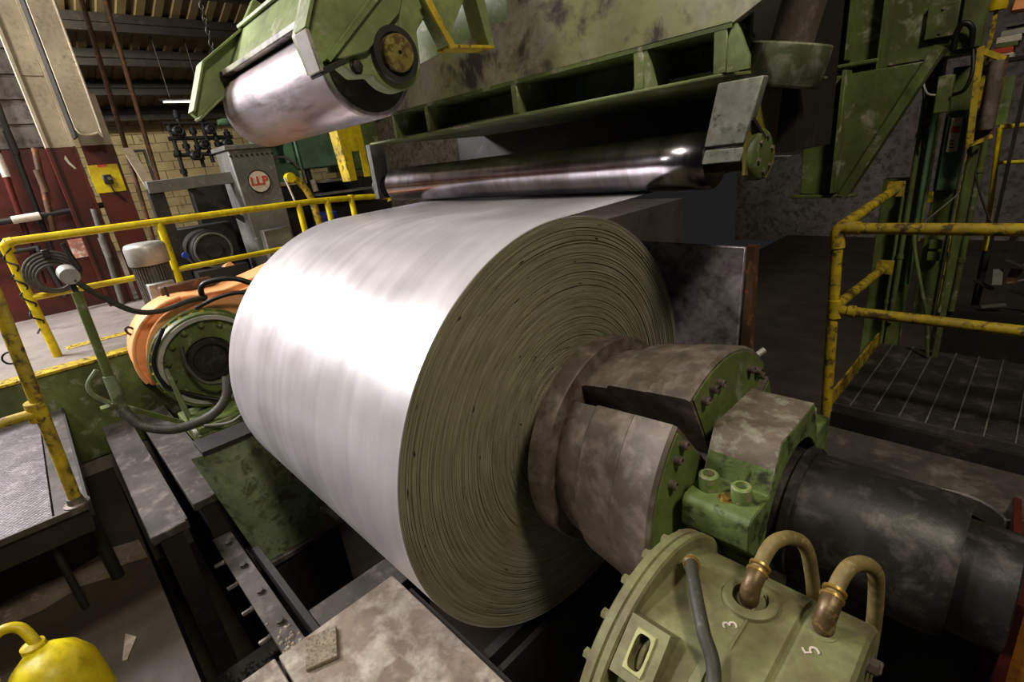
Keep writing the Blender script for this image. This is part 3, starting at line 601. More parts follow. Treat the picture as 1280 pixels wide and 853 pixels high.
sg = obj('warning_sign', MB().box(.783, .835, 2.875, 2.885, .86, 1.06), SIGNW, gf); sg['label'] = 'small white and red warning sign'
obj('sign_patch', MB().box(.79, .83, 2.872, 2.876, .97, 1.01), SIGNR, sg)
for k, zz in enumerate((.885, .905, .925)): obj('sign_line', MB().box(.795, .822-.006*k, 2.872, 2.876, zz-.004, zz+.004), BLACK, sg)
for (x, y, z0, z1, r, mt) in ((.64, 2.84, -.3, 1.28, .016, GREEN), (.70, 2.82, .0, 1.25, .014, GREEN_T), (.725, 2.84, .3, 1.2, .01, GREEN), (.9, 2.9, -.2, 1.1, .014, GREEN), (.955, 2.95, -.2, .95, .018, GREEN), (.60, 2.86, -.5, .6, .012, GREEN)):
    p = obj('pipe', MB().cyl((x, y, z0), (x, y, z1), r, n=12), mt, gf)
    for zz in (z0+.3*(z1-z0), z0+.8*(z1-z0)): obj('coupling', MB().cyl((x, y, zz), (x, y, zz+.03), r*1.4, n=12), mt, p)
gbox('bracket_plate', .69, .76, 2.84, 2.87, .55, .62, mat=YEL_W)
def gtube(label, pts, r, mat=RUBBER): hose(label, pts, r, mat, base=pts[0], name='hydraulic_hose')
gtube('black hose looping over the green cover plate', [(.77, 2.56, 1.42), (.775, 2.54, 1.50), (.80, 2.53, 1.545), (.84, 2.54, 1.51), (.845, 2.56, 1.42)], .014, BLACK)
gtube('thin grey hose hanging in a loop left of the green tie block', [(.66, 2.6, 1.42), (.655, 2.57, 1.3), (.68, 2.57, 1.22), (.72, 2.59, 1.2)], .006, LGREY)
gtube('black hose hanging in a loop beside the yellow ladder rail', [(.85, 2.6, 1.42), (.87, 2.57, 1.3), (.85, 2.57, 1.21), (.80, 2.59, 1.19)], .01, BLACK)
gtube('thin dark hose running down past the green pipes', [(.6, 2.82, 1.35), (.64, 2.78, 1.2), (.66, 2.78, 1.0), (.68, 2.79, .9)], .007, BLACK)
gtube('slanted green pipe dropping behind the handrail', [(.70, 2.8, .45), (.715, 2.78, .28), (.80, 2.72, .0), (.86, 2.7, -.2), (.9, 2.68, -.46)], .012, GREEN)
gtube('thin bright cable slanting across the green pipes', [(.72, 2.78, .40), (.80, 2.76, .5), (.90, 2.76, .62)], .004, LGREY)
gtube('thin dark cable slanting to the yellow cage post', [(.93, 2.78, .80), (.99, 2.76, .62), (1.08, 2.74, .42)], .006, DARKST)
sc = thing('scrap_pile', 'dim heap of metal offcuts lying beyond the walkway', 'scrap', (1.0, 3.0, -.2))
for i in range(16):
    x = random.uniform(.9, 1.35); y = random.uniform(3.0, 3.08); z = random.uniform(-.3, .25); a = random.uniform(0, 3)
    obj('offcut', MB().bar((x, y, z), (x+.12*math.cos(a), y+.03, z+.1*math.sin(a)), .012+.05*random.random(), .008), random.choice([GREY, DARKST, RUSTPIPE, BEAMST]), sc, 0)
obj('scrap_bin', MB().box(.88, 1.5, 2.98, 3.14, -2.2, -.2), DARKST, sc)
ld = thing('ladder_cage', 'yellow edged steel cage with a grey tube beside the press housing', 'cage', (.93, 2.65, -.3))
obj('stile', MB().bar((.885, 2.6, 1.42), (.915, 2.6, .90), .02, .03), YEL_W, ld); obj('foot_bar', MB().bar((.912, 2.6, .905), (1.0, 2.66, .945), .012, .02), YEL_W, ld)
obj('top_bar', MB().bar((.885, 2.6, 1.40), (.985, 2.68, 1.34), .012, .03), YEL_W, ld)
obj('tube', MB().cylb((.955, 2.68, 1.34), (.965, 2.68, .98), .035), MSTEEL, ld); obj('back_panel', MB().box(.92, 1.0, 2.7, 2.72, .92, 1.36), RUSTPIPE, ld)
obj('end_post', MB().box(1.0, 1.045, 2.72, 2.77, 1.0, 1.25), GREEN, ld); obj('leg', MB().box(.92, .95, 2.72, 2.75, -.475, .95), GREEN, ld)
yr = thing('handrail', 'clean yellow tube handrail beyond the press housing', 'handrail', (1.04, 3.3, -2.2))
obj('post', MB().cyl((1.045, 3.3, .156), (.987, 3.3, .964), .0155, n=14), YEL, yr); obj('top_rail', MB().cyl((.987, 3.3, .964), (1.9, 3.3, .976), .0155, n=14), YEL, yr); obj('mid_rail', MB().cyl((1.004, 3.3, .741), (1.9, 3.3, .741), .013, n=14), YEL, yr)
obj('shaded_post_base', MB().cyl((1.045, 3.3, -2.2), (1.045, 3.3, .17), .0155, n=10), DARKST, yr)  # dark colour instead of yellow paints in the shade down here
cr = thing('stacked_crates', 'jumble of pale boxes on a rack in the far corner', 'boxes', (.96, 3.2, -2.2))
for (x0, x1, z0, z1, mt) in ((.888, .99, 1.365, 1.392, SIGNW), (.892, .985, 1.392, 1.425, SIGNR), (.9, 1.0, 1.425, 1.45, GREEN), (.9, 1.01, 1.45, 1.485, SIGNW), (.915, 1.02, 1.485, 1.515, LGREY)):
    obj('box', MB().box(x0, x1, 3.1, 3.28, z0, z1, .003), mt, cr)
obj('shelf', MB().box(.86, 1.12, 3.1, 3.28, 1.345, 1.366), DARKST, cr); obj('shelf', MB().box(.93, 1.12, 3.1, 3.28, 1.535, 1.55), GREY, cr)
obj('rack_post', MB().box(.858, .878, 3.16, 3.19, -2.2, 1.645), YEL_W, cr); obj('rack_post', MB().box(1.06, 1.08, 3.2, 3.23, -2.2, 1.62), DARKST, cr)
tag(obj('beacon_lamp', MB().lathe([(0, .02), (0, .045), (.02, .05), (.06, .046), (.075, .03), (.075, .001)], (.868, 3.175, 1.643), (0, 0, 1), 20), YEL), 'yellow rounded cap lamp at the top of the far rack', 'lamp')
tag(obj('orange_tarp', MB().hexa([(.93, 3.12, 1.612), (1.2, 3.1, 1.60), (1.2, 3.28, 1.61), (.93, 3.28, 1.615), (.95, 3.14, 1.72), (1.2, 3.14, 1.76), (1.2, 3.26, 1.76), (.95, 3.26, 1.74)], .01), ORANGE), 'bright orange cover on top of the far rack', 'cover')
op = thing('guard_panel', 'orange guard panel with dark red edge beside the shaft', 'panel', (1.45, .2, -1))
obj('panel', MB().hexa([(1.448, -.1, -1.4), (1.50, -.1, -1.4), (1.50, .48, -1.4), (1.448, .48, -1.4), (1.41, -.1, .02), (1.5, -.1, .02), (1.5, .48, -.28), (1.43, .48, -.28)]), paint('dusty_orange', (190, 120, 40), wear=(120, 70, 30), wear_at=.62, rough=.6, scale=8), op)
obj('edge_strip', MB().hexa([(1.425, -.12, -1.4), (1.447, -.12, -1.4), (1.447, 1.0, -1.4), (1.425, 1.0, -1.4), (1.392, -.12, .05), (1.412, -.12, .05), (1.412, 1.0, -.3), (1.392, 1.0, -.3)]), REDB, op)

# ================================================================== floor slabs, rails and pit around the coil
bs_ = thing('base_slab', 'worn grey steel base slab below the coil', 'slab', (-.4, -.95, -1.1))
obj('slab', MB().box(-.83, .5, -1.245, -.63, -1.02, -.9, .006), SLABM, bs_)
obj('slab', MB().box(-.84, .5, -1.75, -1.26, -1.02, -.905, .006), SLABM, bs_)
obj('side_rib', MB().box(-.7, .5, -.628, -.60, -1.5, -.93), DARKST, bs_); obj('cross_rib', MB().box(-.17, -.12, -.6, .4, -1.5, -.98), DARKST, bs_); obj('cross_rib', MB().box(-.06, -.03, -.6, .4, -1.5, -.98), DARKST, bs_)
obj('under_frame', MB().box(-.8, .5, -1.7, -.65, -2.2, -1.02), DARKST, bs_)
tag(obj('loose_plate', MB().hexa([(-.80, -1.12, -.9), (-.64, -1.19, -.9), (-.59, -1.06, -.9), (-.75, -.99, -.9), (-.80, -1.12, -.878), (-.64, -1.19, -.878), (-.59, -1.06, -.878), (-.75, -.99, -.878)], .004), paint('gritty_plate', (150, 138, 116), wear=(104, 92, 74), wear_at=.55, rough=.8, scale=40, bump=.4)), 'small gritty tan plate lying on the base slab', 'plate')
cp = thing('cross_plate', 'rough dark cross plate between base slab and pit', 'plate', (-1.0, -.8, -1.05))
obj('plate', MB().box(-1.08, -.835, -1.018, -.35, -1.06, -1.0, .004), BEAMST, cp); obj('plate_web', MB().box(-1.08, -1.04, -1.018, -.35, -2.2, -1.05), DARKST, cp)
cn = thing('bolted_channel', 'dusty steel channel with protruding bolts beside the pit', 'channel', (-1.5, -1.16, -1.1))
obj('flange', MB().box(-2.155, -.84, -1.215, -1.10, -1.02, -1.0, .003), BEAMST, cn); obj('web', MB().box(-2.155, -.84, -1.13, -1.10, -1.3, -1.01), DARKST, cn)
obj('lower_rail', MB().box(-1.85, -.84, -1.06, -1.02, -1.1, -1.0, .004), DARKST, cn)
for i in range(4): bolt(cn, (-2.02+i*.30, -1.15, -1.0), (0, 0, 1), .02, .022, BEAMST)
for i in range(4): bolt(cn, (-1.95+i*.27, -1.21, -1.06), (0, -1, 0), .014, .06, BEAMST)
obj('support', MB().box(-2.155, -.84, -1.12, -1.08, -2.2, -1.29), DARKST, cn)
gr = thing('gravel_heap', 'dark loose scale and grit at the bottom of the pit', 'grit', (-1.0, -1.35, -2.2))
gm = MB()
for i in range(240):
    x = random.uniform(-1.5, -.85); y = random.uniform(-1.5, -1.14); s_ = random.uniform(.006, .018); z = -1.55+.1*random.random()
    gm.hexa([(x-s_, y-s_, z), (x+s_, y-s_*.7, z), (x+s_*.8, y+s_, z), (x-s_, y+s_, z), (x-s_*.6, y-s_*.5, z+s_), (x+s_*.5, y-s_*.4, z+s_), (x+s_*.4, y+s_*.6, z+s_), (x-s_*.5, y+s_*.5, z+s_)])
o = obj('grit', gm, DARKST, gr, 0); o['kind'] = 'stuff'
obj('grit_ledge', MB().box(-1.6, -.84, -1.5, -1.122, -2.2, -1.5), DARKST, gr)
dbs = thing('debris_chips', 'scattered chips of scale on the channel and slab corner', 'debris', (-.95, -1.15, -1.0))
dm = MB()
for i in range(46):
    x = random.gauss(-.95, .08); y = random.uniform(-1.21, -1.11); s_ = random.uniform(.004, .011); z = -1.001 if x < -.84 else -.901
    dm.hexa([(x-s_, y-s_, z), (x+s_, y-s_, z), (x+s_, y+s_*.6, z), (x-s_*.6, y+s_, z), (x-s_*.6, y-s_*.5, z+s_), (x+s_*.5, y-s_*.4, z+s_), (x+s_*.4, y+s_*.6, z+s_), (x-s_*.5, y+s_*.5, z+s_)])
o = obj('chips', dm, SLABM, dbs, 0); o['kind'] = 'stuff'
for (y0, y1, lab) in ((-1.50, -1.30, 'long grey slide rail nearest the concrete edge of the pit'), (-1.24, -1.02, 'long grey slide rail under the drive pedestal')):
    xe = -2.0 if y0 < -1.4 else -2.16
    t = thing('slide_rail', lab, 'rail', (-3.2, (y0+y1)/2, -1)); obj('rail_top', MB().box(-4.2, xe, y0, y1, -.76, -.70, .006), BEAMST, t); obj('rail_web', MB().box(-4.2, xe, y0+.04, y1-.04, -2.2, -.75), DARKST, t)
    obj('rail_lip', MB().box(-4.2, xe, y1-.012, y1, -.7, -.685), BEAMST, t)
pd = thing('pedestal', 'tapered pale green pedestal standing behind the coil', 'pedestal', (-2.1, -.9, -1.2))
obj('body', MB().hexa([(-2.15, -1.0, -1.2), (-1.9, -1.0, -1.2), (-1.9, -.6, -1.2), (-2.15, -.6, -1.2), (-2.15, -1.10, -.32), (-1.95, -1.10, -.32), (-1.95, -.5, -.32), (-2.15, -.5, -.32)], .006), PALEG, pd)
obj('pale_edge', MB().hexa([(-1.93, -1.02, -1.2), (-1.895, -1.0, -1.2), (-1.895, -.99, -1.2), (-1.93, -1.0, -1.2), (-2.06, -1.17, -.36), (-1.945, -1.105, -.32), (-1.945, -1.09, -.32), (-2.04, -1.12, -.36)]), PALEG, pd)
obj('top_plate', MB().box(-2.14, -1.93, -1.12, -.4, -.32, -.29, .003), DARKST, pd); obj('foot', MB().box(-2.155, -1.86, -1.06, -.5, -1.23, -1.19, .003), BEAMST, pd); obj('pier', MB().box(-2.15, -1.9, -1.0, -.5, -2.2, -1.23), DARKST, pd)

# ================================================================== drive behind the coil: brake drum, orange guard, motor
dv = thing('brake_drum', 'green round brake drum with grey rim beside the coil', 'brake drum', (-2.9, -.77, -.45))
dc = (0, -.76, -.02)
obj('drum_face', MB().lathe([(-2.925, .36), (-2.82, .36), (-2.80, .35), (-2.80, .325), (-2.83, .32), (-2.83, .17), (-2.85, .165), (-2.85, .1)], dc, (1, 0, 0), 72), GREEN, dv, 30)
obj('rim', MB().ring((-2.84, dc[1], dc[2]), (1, 0, 0), .305, .335, .05, 72), LGREY, dv)
obj('outer_band', MB().ring((-2.925, dc[1], dc[2]), (1, 0, 0), .36, .375, .065, 72), GREEN, dv)
obj('hub', MB().lathe([(-2.9, .16), (-2.82, .16), (-2.81, .15), (-2.81, .12), (-2.84, .11), (-2.84, .001)], dc, (1, 0, 0), 48, close=False), SHAFT, dv)
for k in range(14):
    a = 2*PI*k/14+.2; bolt(dv, (-2.815, dc[1]+.27*math.cos(a), dc[2]+.27*math.sin(a)), (1, 0, 0), .018, .02, GREEN)
for k in range(12):
    a = math.radians(70+12*k); bolt(dv, (-2.86, dc[1]+.352*math.cos(a), dc[2]+.352*math.sin(a)), (1, 0, 0), .014, .02, YEL_W)
obj('support_strut', MB().bar((-2.80, -1.05, .02), (-2.66, -1.03, -.40), .05, .03, (0, 1, 0), .004), GREEN, dv)
obj('base', MB().box(-2.99, -2.4, -1.06, -.5, -.5, -.38, .008), GREEN, dv); obj('base_pad', MB().box(-2.72, -2.4, -1.04, -.72, -.38, -.33, .006), GREEN, dv)
obj('stand', MB().box(-2.98, -2.45, -1.0, -.55, -.69, -.5), DARKST, dv)
og = thing('belt_guard', 'bright orange belt guard arching over the brake drum', 'guard', (-3.2, -.7, -.3))
def guard(r0, r1, x0, x1, c, a0, a1, tail):
    arc = poly_arc(c[0], c[1], r1, math.radians(a0), math.radians(a1), 24); return MB().prism(arc+tail, 'x', x0, x1, .006)
gc = (-.78, .05)
arc = poly_arc(gc[0], gc[1], .40, math.radians(205), math.radians(75), 22)
obj('casing', MB().prism(arc+[(-.5, .43), (-.25, .475), (.3, .60), (.3, .35), (-.2, .20), (-.5, .1), (-.75, -.2)], 'x', -3.3, -2.98, .008), ORANGE, og, 25)
arc2 = poly_arc(gc[0]+.03, gc[1]-.01, .37, math.radians(215), math.radians(72), 20)
obj('front_lip', MB().prism(arc2+[(-.5, .385), (-.25, .43), (.3, .55), (.3, .42), (-.3, .28), (-.5, .2), (-.75, -.2)], 'x', -2.98, -2.93, .005), ORANGE, og, 25)
obj('seam_groove', MB().tube([(-2.965, gc[0]+.405*math.cos(a), gc[1]+.4*math.sin(a)) for a in [math.radians(200-9*i) for i in range(13)]], .014, 8, 2), ORANGE, og)
for a in (150, 98): obj('lifting_eye', MB().tube([(-3.15+.0, gc[0]+(.4+.03*math.cos(b))*math.cos(math.radians(a)), gc[1]+(.43+.03*math.cos(b))*math.sin(math.radians(a))+.03*math.sin(b)) for b in [2*PI*i/8 for i in range(8)]], .008, 8, 2, True), DARKST, og)
obj('foot', MB().box(-3.28, -3.0, -1.0, -.7, -.7, -.1), DARKST, og)
mo = thing('electric_motor', 'upright electric motor with pale grey fan cover', 'motor', (-3.6, -.82, .2))
mc = Vector((-3.6, -.81, 0)); axm = Vector((0, 0, 1))
obj('fan_cover', MB().lathe([(.655, .135), (.665, .142), (.79, .142), (.815, .13), (.825, .11), (.825, .001)], mc, axm, 48, close=False), LGREY, mo, 40)
obj('frame', MB().lathe([(.2, .105), (.66, .105)], mc, axm, 40), GREY, mo)
fin = mesh_of(MB().box(.1, .128, -.003, .003, .24, .65), GREY, 30, 'fin')
for k in range(36): inst('fin', fin, mc, mo, (0, 0, 2*PI*k/36))
obj('end_bell', MB().lathe([(.14, .14), (.18, .14), (.24, .12)], mc, axm, 40), GREY, mo); obj('terminal_box', MB().box(-3.52, -3.42, -.9, -.72, .38, .52, .006), LGREY, mo)
obj('mount', MB().box(-3.75, -3.4, -.95, -.5, .08, .15, .005), RUSTPIPE, mo); obj('pedestal', MB().box(-3.72, -3.45, -.92, -.6, -.69, .08), DARKST, mo)
jb = obj('limit_switch', MB().box(-3.32, -3.24, -.86, -.50, .44, .51, .01), RUSTPIPE, mo)
# hoses around the drum
hose('dark cable sagging from the valve head to the orange guard', [(-2.7, -1.33, .74), (-2.75, -1.25, .62), (-2.8, -1.1, .46), (-2.84, -.95, .41), (-2.88, -.78, .425), (-2.935, -.64, .415)], .018, RUBBER)
hose('black hose arching over the orange guard', [(-2.94, -.66, .40), (-2.9, -.66, .49), (-2.86, -.60, .53), (-2.8, -.45, .52), (-2.75, -.3, .42)], .02, BLACK)
hose('black hose lying along the drum rim', [(-2.875, -.74, .362), (-2.82, -.6, .41), (-2.75, -.45, .42), (-2.7, -.3, .36)], .015, BLACK)
hose('thick grey hose drooping below the green standpipe', [(-2.7, -1.36, -.13), (-2.62, -1.30, -.25), (-2.5, -1.15, -.31), (-2.45, -.95, -.295), (-2.45, -.82, -.21), (-2.5, -.76, -.08)], .032, RUBBER)
hose('thin dark hose curling against the drum face', [(-2.76, -.92, .15), (-2.74, -.93, 0), (-2.7, -.86, -.14), (-2.66, -.7, -.16), (-2.62, -.56, -.06)], .014, RUBBER)
hose('thin grey cable looping by the pedestal top', [(-2.40, -1.0, -.325), (-2.3, -.85, -.33), (-2.25, -.72, -.22), (-2.35, -.66, -.05)], .011, GREY)
hose('black strap hose around the drum edge', [(-2.79, -.98, .30), (-2.785, -1.10, .1), (-2.785, -1.08, -.1), (-2.785, -.95, -.22), (-2.74, -.80, -.318)], .014, BLACK)
gp = thing('standpipe', 'green upright standpipe with round valve head and lever', 'pipe', (-2.75, -1.35, -.65))
obj('pipe', MB().cyl((-2.75, -1.36, -.16), (-2.75, -1.34, .66), .026, n=20), GREEN, gp, 60)
obj('lower_sleeve', MB().cyl((-2.75, -1.36, -.18), (-2.75, -1.355, .1), .034, n=20), MATS['pale_green_edge'], gp, 60)
obj('valve_head', MB().cylb((-2.68, -1.34, .76), (-2.78, -1.345, .78), .05), LGREY, gp); obj('neck', MB().cyl((-2.75, -1.34, .64), (-2.75, -1.345, .75), .016, n=14), DARKST, gp)
obj('lever', MB().tube([(-2.75, -1.40, .16), (-2.75, -1.47, .08), (-2.75, -1.46, .0), (-2.75, -1.40, -.08)], .014, 8, 4), MATS['pale_green_edge'], gp); obj('lever_plate', MB().box(-2.79, -2.72, -1.46, -1.36, -.12, -.09), GREEN, gp)
obj('bracket_arm', MB().bar((-2.76, -1.36, -.12), (-2.78, -1.04, -.42), .03, .03), GREEN, gp)

# ================================================================== left walkway
lp = thing('tread_walkway', 'grey tread plate walkway on a dark frame', 'walkway', (-3.2, -2.4, -1.1))
obj('tread_plate', MB().box(-4.2, -2.19, -3.6, -1.835, -.45, -.42, .002), TREAD, lp); obj('edge_plate', MB().box(-4.2, -2.19, -1.828, -1.685, -.45, -.421, .002), BEAMST, lp)
obj('front_angle', MB().box(-2.19, -2.168, -3.6, -1.68, -.452, -.415, .002), BEAMST, lp); obj('front_beam', MB().box(-2.3, -2.2, -3.6, -1.7, -.6, -.45), DARKST, lp); obj('side_angle', MB().box(-4.2, -2.17, -1.69, -1.675, -.5, -.42), DARKST, lp)
for y in (-3.4, -2.6, -1.9): obj('leg', MB().cyl((-2.3, y, -1.1), (-2.3, y, -.45), .02, n=10), DARKST, lp)
obj('leg', MB().cyl((-2.45, -1.72, -1.1), (-2.45, -1.72, -.45), .035, n=12), DARKST, lp)
nr = thing('handrail', 'yellow pipe rail post standing on the tread plate walkway', 'handrail', (-2.2, -1.72, -.42))
obj('post', MB().cyl((-2.22, -1.725, -.42), (-2.13, -1.64, .95), .03, n=20), YEL_W, nr, 60); obj('mid_rail', MB().cyl((-2.17, -1.70, .17), (-2.17, -3.2, .19), .027, n=20), YEL_W, nr, 60)
obj('tee_fitting', MB().cylb((-2.19, -1.71, .12), (-2.175, -1.70, .23), .039), YEL_W, nr); obj('base_flange', MB().lathe([(0, .06), (.012, .06), (.016, .04), (.05, .036)], (-2.22, -1.725, -.42), (0, 0, 1), 28), MSTEEL, nr)
obj('shackle', MB().tube([(-2.16, -1.70+.03*math.cos(a), .48+.03*math.sin(a)) for a in [2*PI*i/8 for i in range(8)]], .005, 6, 2, True), CHAINM, nr)
ke = thing('floor_kerb', 'yellow edged green kerb along the hall floor', 'kerb', (-4.3, -1.5, -.5))
obj('green_face', MB().box(-4.225, -4.19, -4, -.4, -.95, -.13), GREEN, ke); obj('yellow_edge', MB().box(-4.36, -4.185, -4, -.4, -.125, -.10, .004), YEL_W, ke)
obj('bore_socket', MB().ring((-4.19, -1.03, -.42), (1, 0, 0), .03, .075, .03), DARKST, ke)
tag(obj('floor_stripe', MB().box(-5.12, -4.98, -1.5, .3, -.121, -.112, .002), YEL_W), 'yellow painted safety stripe on the hall floor', 'stripe')
lr = thing('handrail', 'long clean yellow handrail along the hall edge behind the motor', 'handrail', (-4.8, 0, -.12))
for y in (-1.575, -.455, .95, 1.3, 1.62): obj('post', MB().cyl((-4.8, y, -.12), (-4.8, y-.02*(y < -1), .91), .035, n=18), YEL, lr, 60)
obj('top_rail', MB().tube([(-4.8, -1.585, .93), (-4.8, .5, .905), (-4.8, 1.35, .885), (-4.8, 2.06, .83), (-4.78, 2.15, .76)], .034, 16, 4), YEL, lr, 60)
obj('mid_rail', MB().cyl((-4.8, -1.58, .44), (-4.8, 1.6, .42), .028, n=16), YEL, lr, 60)
obj('corner', MB().tube([(-4.8, -1.575, .84), (-4.8, -1.58, .91), (-4.8, -1.53, .93)], .04, 14, 4), YEL, lr, 60)
obj('chain_wrap', MB().tube([(-4.77+.02*math.cos(2*k), -1.60+.04*math.cos(k*1.9), .88-k*.05) for k in range(16)], .008, 6, 3), BLACK, lr)
hr_ = thing('coiled_hose', 'coil of black rubber hose hanging on the yellow handrail', 'hose', (-4.72, -1.37, .47))
for k in range(5):
    rr = .19-.018*k; obj('hose_turn', MB().tube([(-4.70+.012*k, -1.37+rr*math.cos(a), .63+rr*.92*math.sin(a)-.01*k) for a in [2*PI*i/16 for i in range(16)]], .013, 8, 2, True), RUBBER, hr_, 60)
obj('strap', MB().box(-4.74, -4.62, -1.39, -1.34, .76, .83, .004), BLACK, hr_); obj('nozzle', MB().cyl((-4.66, -1.19, .62), (-4.66, -1.23, .86), .025, .018, 12), DARKST, hr_)

# ================================================================== bollard near the camera
HOOKY = paint('hook_yellow', (255, 226, 20), wear=(170, 140, 20), wear_at=.6, dirt=(216, 186, 20), dirt_at=.55, rough=.4, scale=6, bump=.15, wear_soft=.1)
yb = thing('yellow_canister', 'yellow rounded canister with a bent loop handle on the concrete floor', 'canister', (-1.1, -1.95, -1.1))
obj('body', MB().lathe([(-1.1, .14), (-.8, .155), (-.62, .145), (-.55, .115), (-.505, .07), (-.497, .001)], (-1.19, -1.945, 0), (0, 0, 1), 40, close=True), HOOKY, yb, 60)
obj('loop_handle', MB().tube([(-1.24, -2.10, -.55), (-1.30, -2.08, -.44), (-1.32, -2.03, -.40), (-1.30, -1.975, -.42), (-1.25, -1.95, -.51)], .02, 14, 6), YEL, yb, 60)
obj('boss', MB().lathe([(-.06, .045), (.03, .04), (.04, .02), (.041, .001)], (-1.265, -1.965, -.52), (0, 0, 1), 24, close=False), YEL, yb)
tag(obj('wood_splinter', MB().hexa([(-1.86, -1.76, -1.1), (-1.66, -1.80, -1.1), (-1.65, -1.78, -1.1), (-1.78, -1.72, -1.1), (-1.86, -1.76, -1.094), (-1.66, -1.80, -1.092), (-1.65, -1.78, -1.094), (-1.78, -1.72, -1.092)]), SLABM), 'pale splinter lying on the oily concrete floor', 'splinter')

# ================================================================== hall: column, duct, pipes, background machines
co = thing('building_column', 'steel building column painted cream above and oxide red below', 'column', (-7.1, -.75, -.12))
def hsect(z0, z1, mat, nm):
    f = MB(); f.box(-7.16, -7.0, -.93, -.90, z0, z1); f.box(-7.16, -7.0, -.685, -.655, z0, z1); f.box(-7.10, -7.06, -.9, -.68, z0, z1); obj(nm, f, mat, co)
hsect(1.83, 6.2, CREAM, 'upper_shaft'); hsect(-.12, 1.83, REDB, 'lower_shaft')
obj('splice_plate', MB().box(-7.06, -7.045, -.9, -.69, 2.6, 2.75), CREAM, co)
obj('paint_chip', MB().prism([(-.80, 1.70), (-.78, 1.74), (-.76, 1.66), (-.72, 1.58), (-.74, 1.58), (-.78, 1.64)], 'x', -7.06, -7.054), SIGNW, co)
du = thing('duct_panel', 'cream sheet metal duct with rounded lower end beside the column', 'duct', (-6.6, -.5, 1.9))
dp = [(-.64, 6), (-.64, 2.02)]+poly_arc(-.55, 2.0, .09, PI, 1.5*PI, 6)+poly_arc(-.50, 2.0, .09, 1.5*PI, 2*PI, 6)+[(-.41, 6)]
obj('sheet', MB().prism(dp, 'x', -6.62, -6.60, .003), CREAM, du)
obj('rim', MB().tube([(-6.59, -.63, 1.98), (-6.59, -.60, 1.92), (-6.59, -.525, 1.905), (-6.59, -.44, 1.93), (-6.59, -.405, 2.02), (-6.59, -.405, 3.6), (-6.59, -.405, 6)], .014, 8, 3), CREAM, du, 60)
obj('dark_gap_bar', MB().box(-6.98, -6.64, -.655, -.63, 1.9, 6), DARKST, du)  # added dark bar, its colour darkens the gap between column and duct
ep = thing('switch_panel', 'yellow backed switch panel with a black emergency box on red steel', 'switch', (-6.98, -.5, 1.0))
obj('red_backing', MB().box(-7.04, -7.01, -.60, -.28, -.12, 1.83), REDB, ep); obj('cream_backing', MB().box(-7.04, -7.01, -.60, -.28, 1.83, 2.4), CREAM, ep)
obj('yellow_board', MB().box(-7.01, -7.0, -.62, -.31, 1.27, 1.60, .002), YEL, ep); obj('red_mark', MB().box(-7.0, -6.997, -.52, -.42, 1.575, 1.60), SIGNR, ep)
sw = obj('switch_box', MB().box(-7.0, -6.95, -.51, -.42, 1.37, 1.48, .008), DARKST, ep); obj('button', MB().cyl((-6.95, -.45, 1.43), (-6.935, -.45, 1.43), .02, n=14), GREY, sw)
obj('cable', MB().tube([(-6.96, -.46, 1.37), (-6.95, -.45, 1.28), (-6.97, -.40, 1.2), (-6.98, -.36, 1.15)], .01, 8, 4), BLACK, ep)
for (y0, y1, lab) in ((-.10, -.22, 'rusty conduit pipe climbing to the roof beside the duct'), (.12, .04, 'rusty conduit pipe climbing to the roof, farther from the duct')):
    tag(obj('conduit_pipe', MB().cyl((-7.0, y1-.03, -.12), (-7.0, y0+.07, 4.6), .028, n=12), RUSTPIPE), lab, 'pipe')
for (x, y0, y1, z0, z1, m_, lab) in ((-7.2, -1.02, -1.16, 1.85, .9, RUSTPIPE, 'purple brown pipe down the red wall'), (-7.25, -1.30, -1.45, 2.6, .3, REDB, 'red painted pipe down the wall with cream sleeves'), (-7.3, -1.16, -1.25, 2.8, .6, DARKST, 'dark pipe down the grimy wall'), (-6.95, -.72, -.80, 1.1, -.12, GREY, 'grey conduit at the foot of the column')):
    p = tag(obj('wall_pipe', MB().cyl((x, y1, z1), (x, y0, z0), .032, n=12), m_), lab, 'pipe')
    obj('sleeve', MB().cyl((x, (y0*.6+y1*.4), z0*.6+z1*.4-.12), (x, (y0*.6+y1*.4), z0*.6+z1*.4+.14), .04, n=12), SIGNW if m_ is REDB else m_, p)
tag(obj('wall_pipe', MB().tube([(-7.2, -2.2, 1.05), (-7.2, -1.5, 1.08), (-7.2, -.4, 1.14)], .035, 12, 2), DARKST), 'dark horizontal pipe across the red wall', 'pipe')
tag(obj('wall_pipe', MB().tube([(-7.2, -2.2, .7), (-7.2, -1.45, .73), (-7.18, -1.36, .66), (-7.18, -1.3, .1)], .03, 12, 4), DARKST), 'dark pipe bending down the red wall', 'pipe')
tag(obj('wall_lagging', MB().cylb((-7.15, -1.48, 1.08), (-7.15, -1.22, 1.095), .045), SIGNW), 'pale lagging sleeve on the dark wall pipe', 'pipe')
tag(obj('pink_notice', MB().box(-7.42, -7.41, -1.06, -.88, .52, .76), paint('pink_card', (220, 150, 130), wear=(240, 226, 210), wear_at=.55, rough=.7, scale=10)), 'torn pink notice card behind the hose coil', 'notice')
tag(obj('light_strut', MB().hexa([(-6.7, .16, -.12), (-6.64, .16, -.12), (-6.64, .26, -.12), (-6.7, .26, -.12), (-6.7, -.26, 1.75), (-6.64, -.26, 1.75), (-6.64, -.16, 1.75), (-6.7, -.16, 1.75)]), CREAM), 'pale strut leaning by the switch panel', 'strut')
tag(obj('wall_frame', MB().prism([(-.1, 1.75), (.05, 1.75), (.05, 1.2), (.02, 1.2), (.02, 1.72), (-.1, 1.72)], 'x', -7.1, -7.05), GREY), 'small grey angle frame behind the conduits', 'frame')
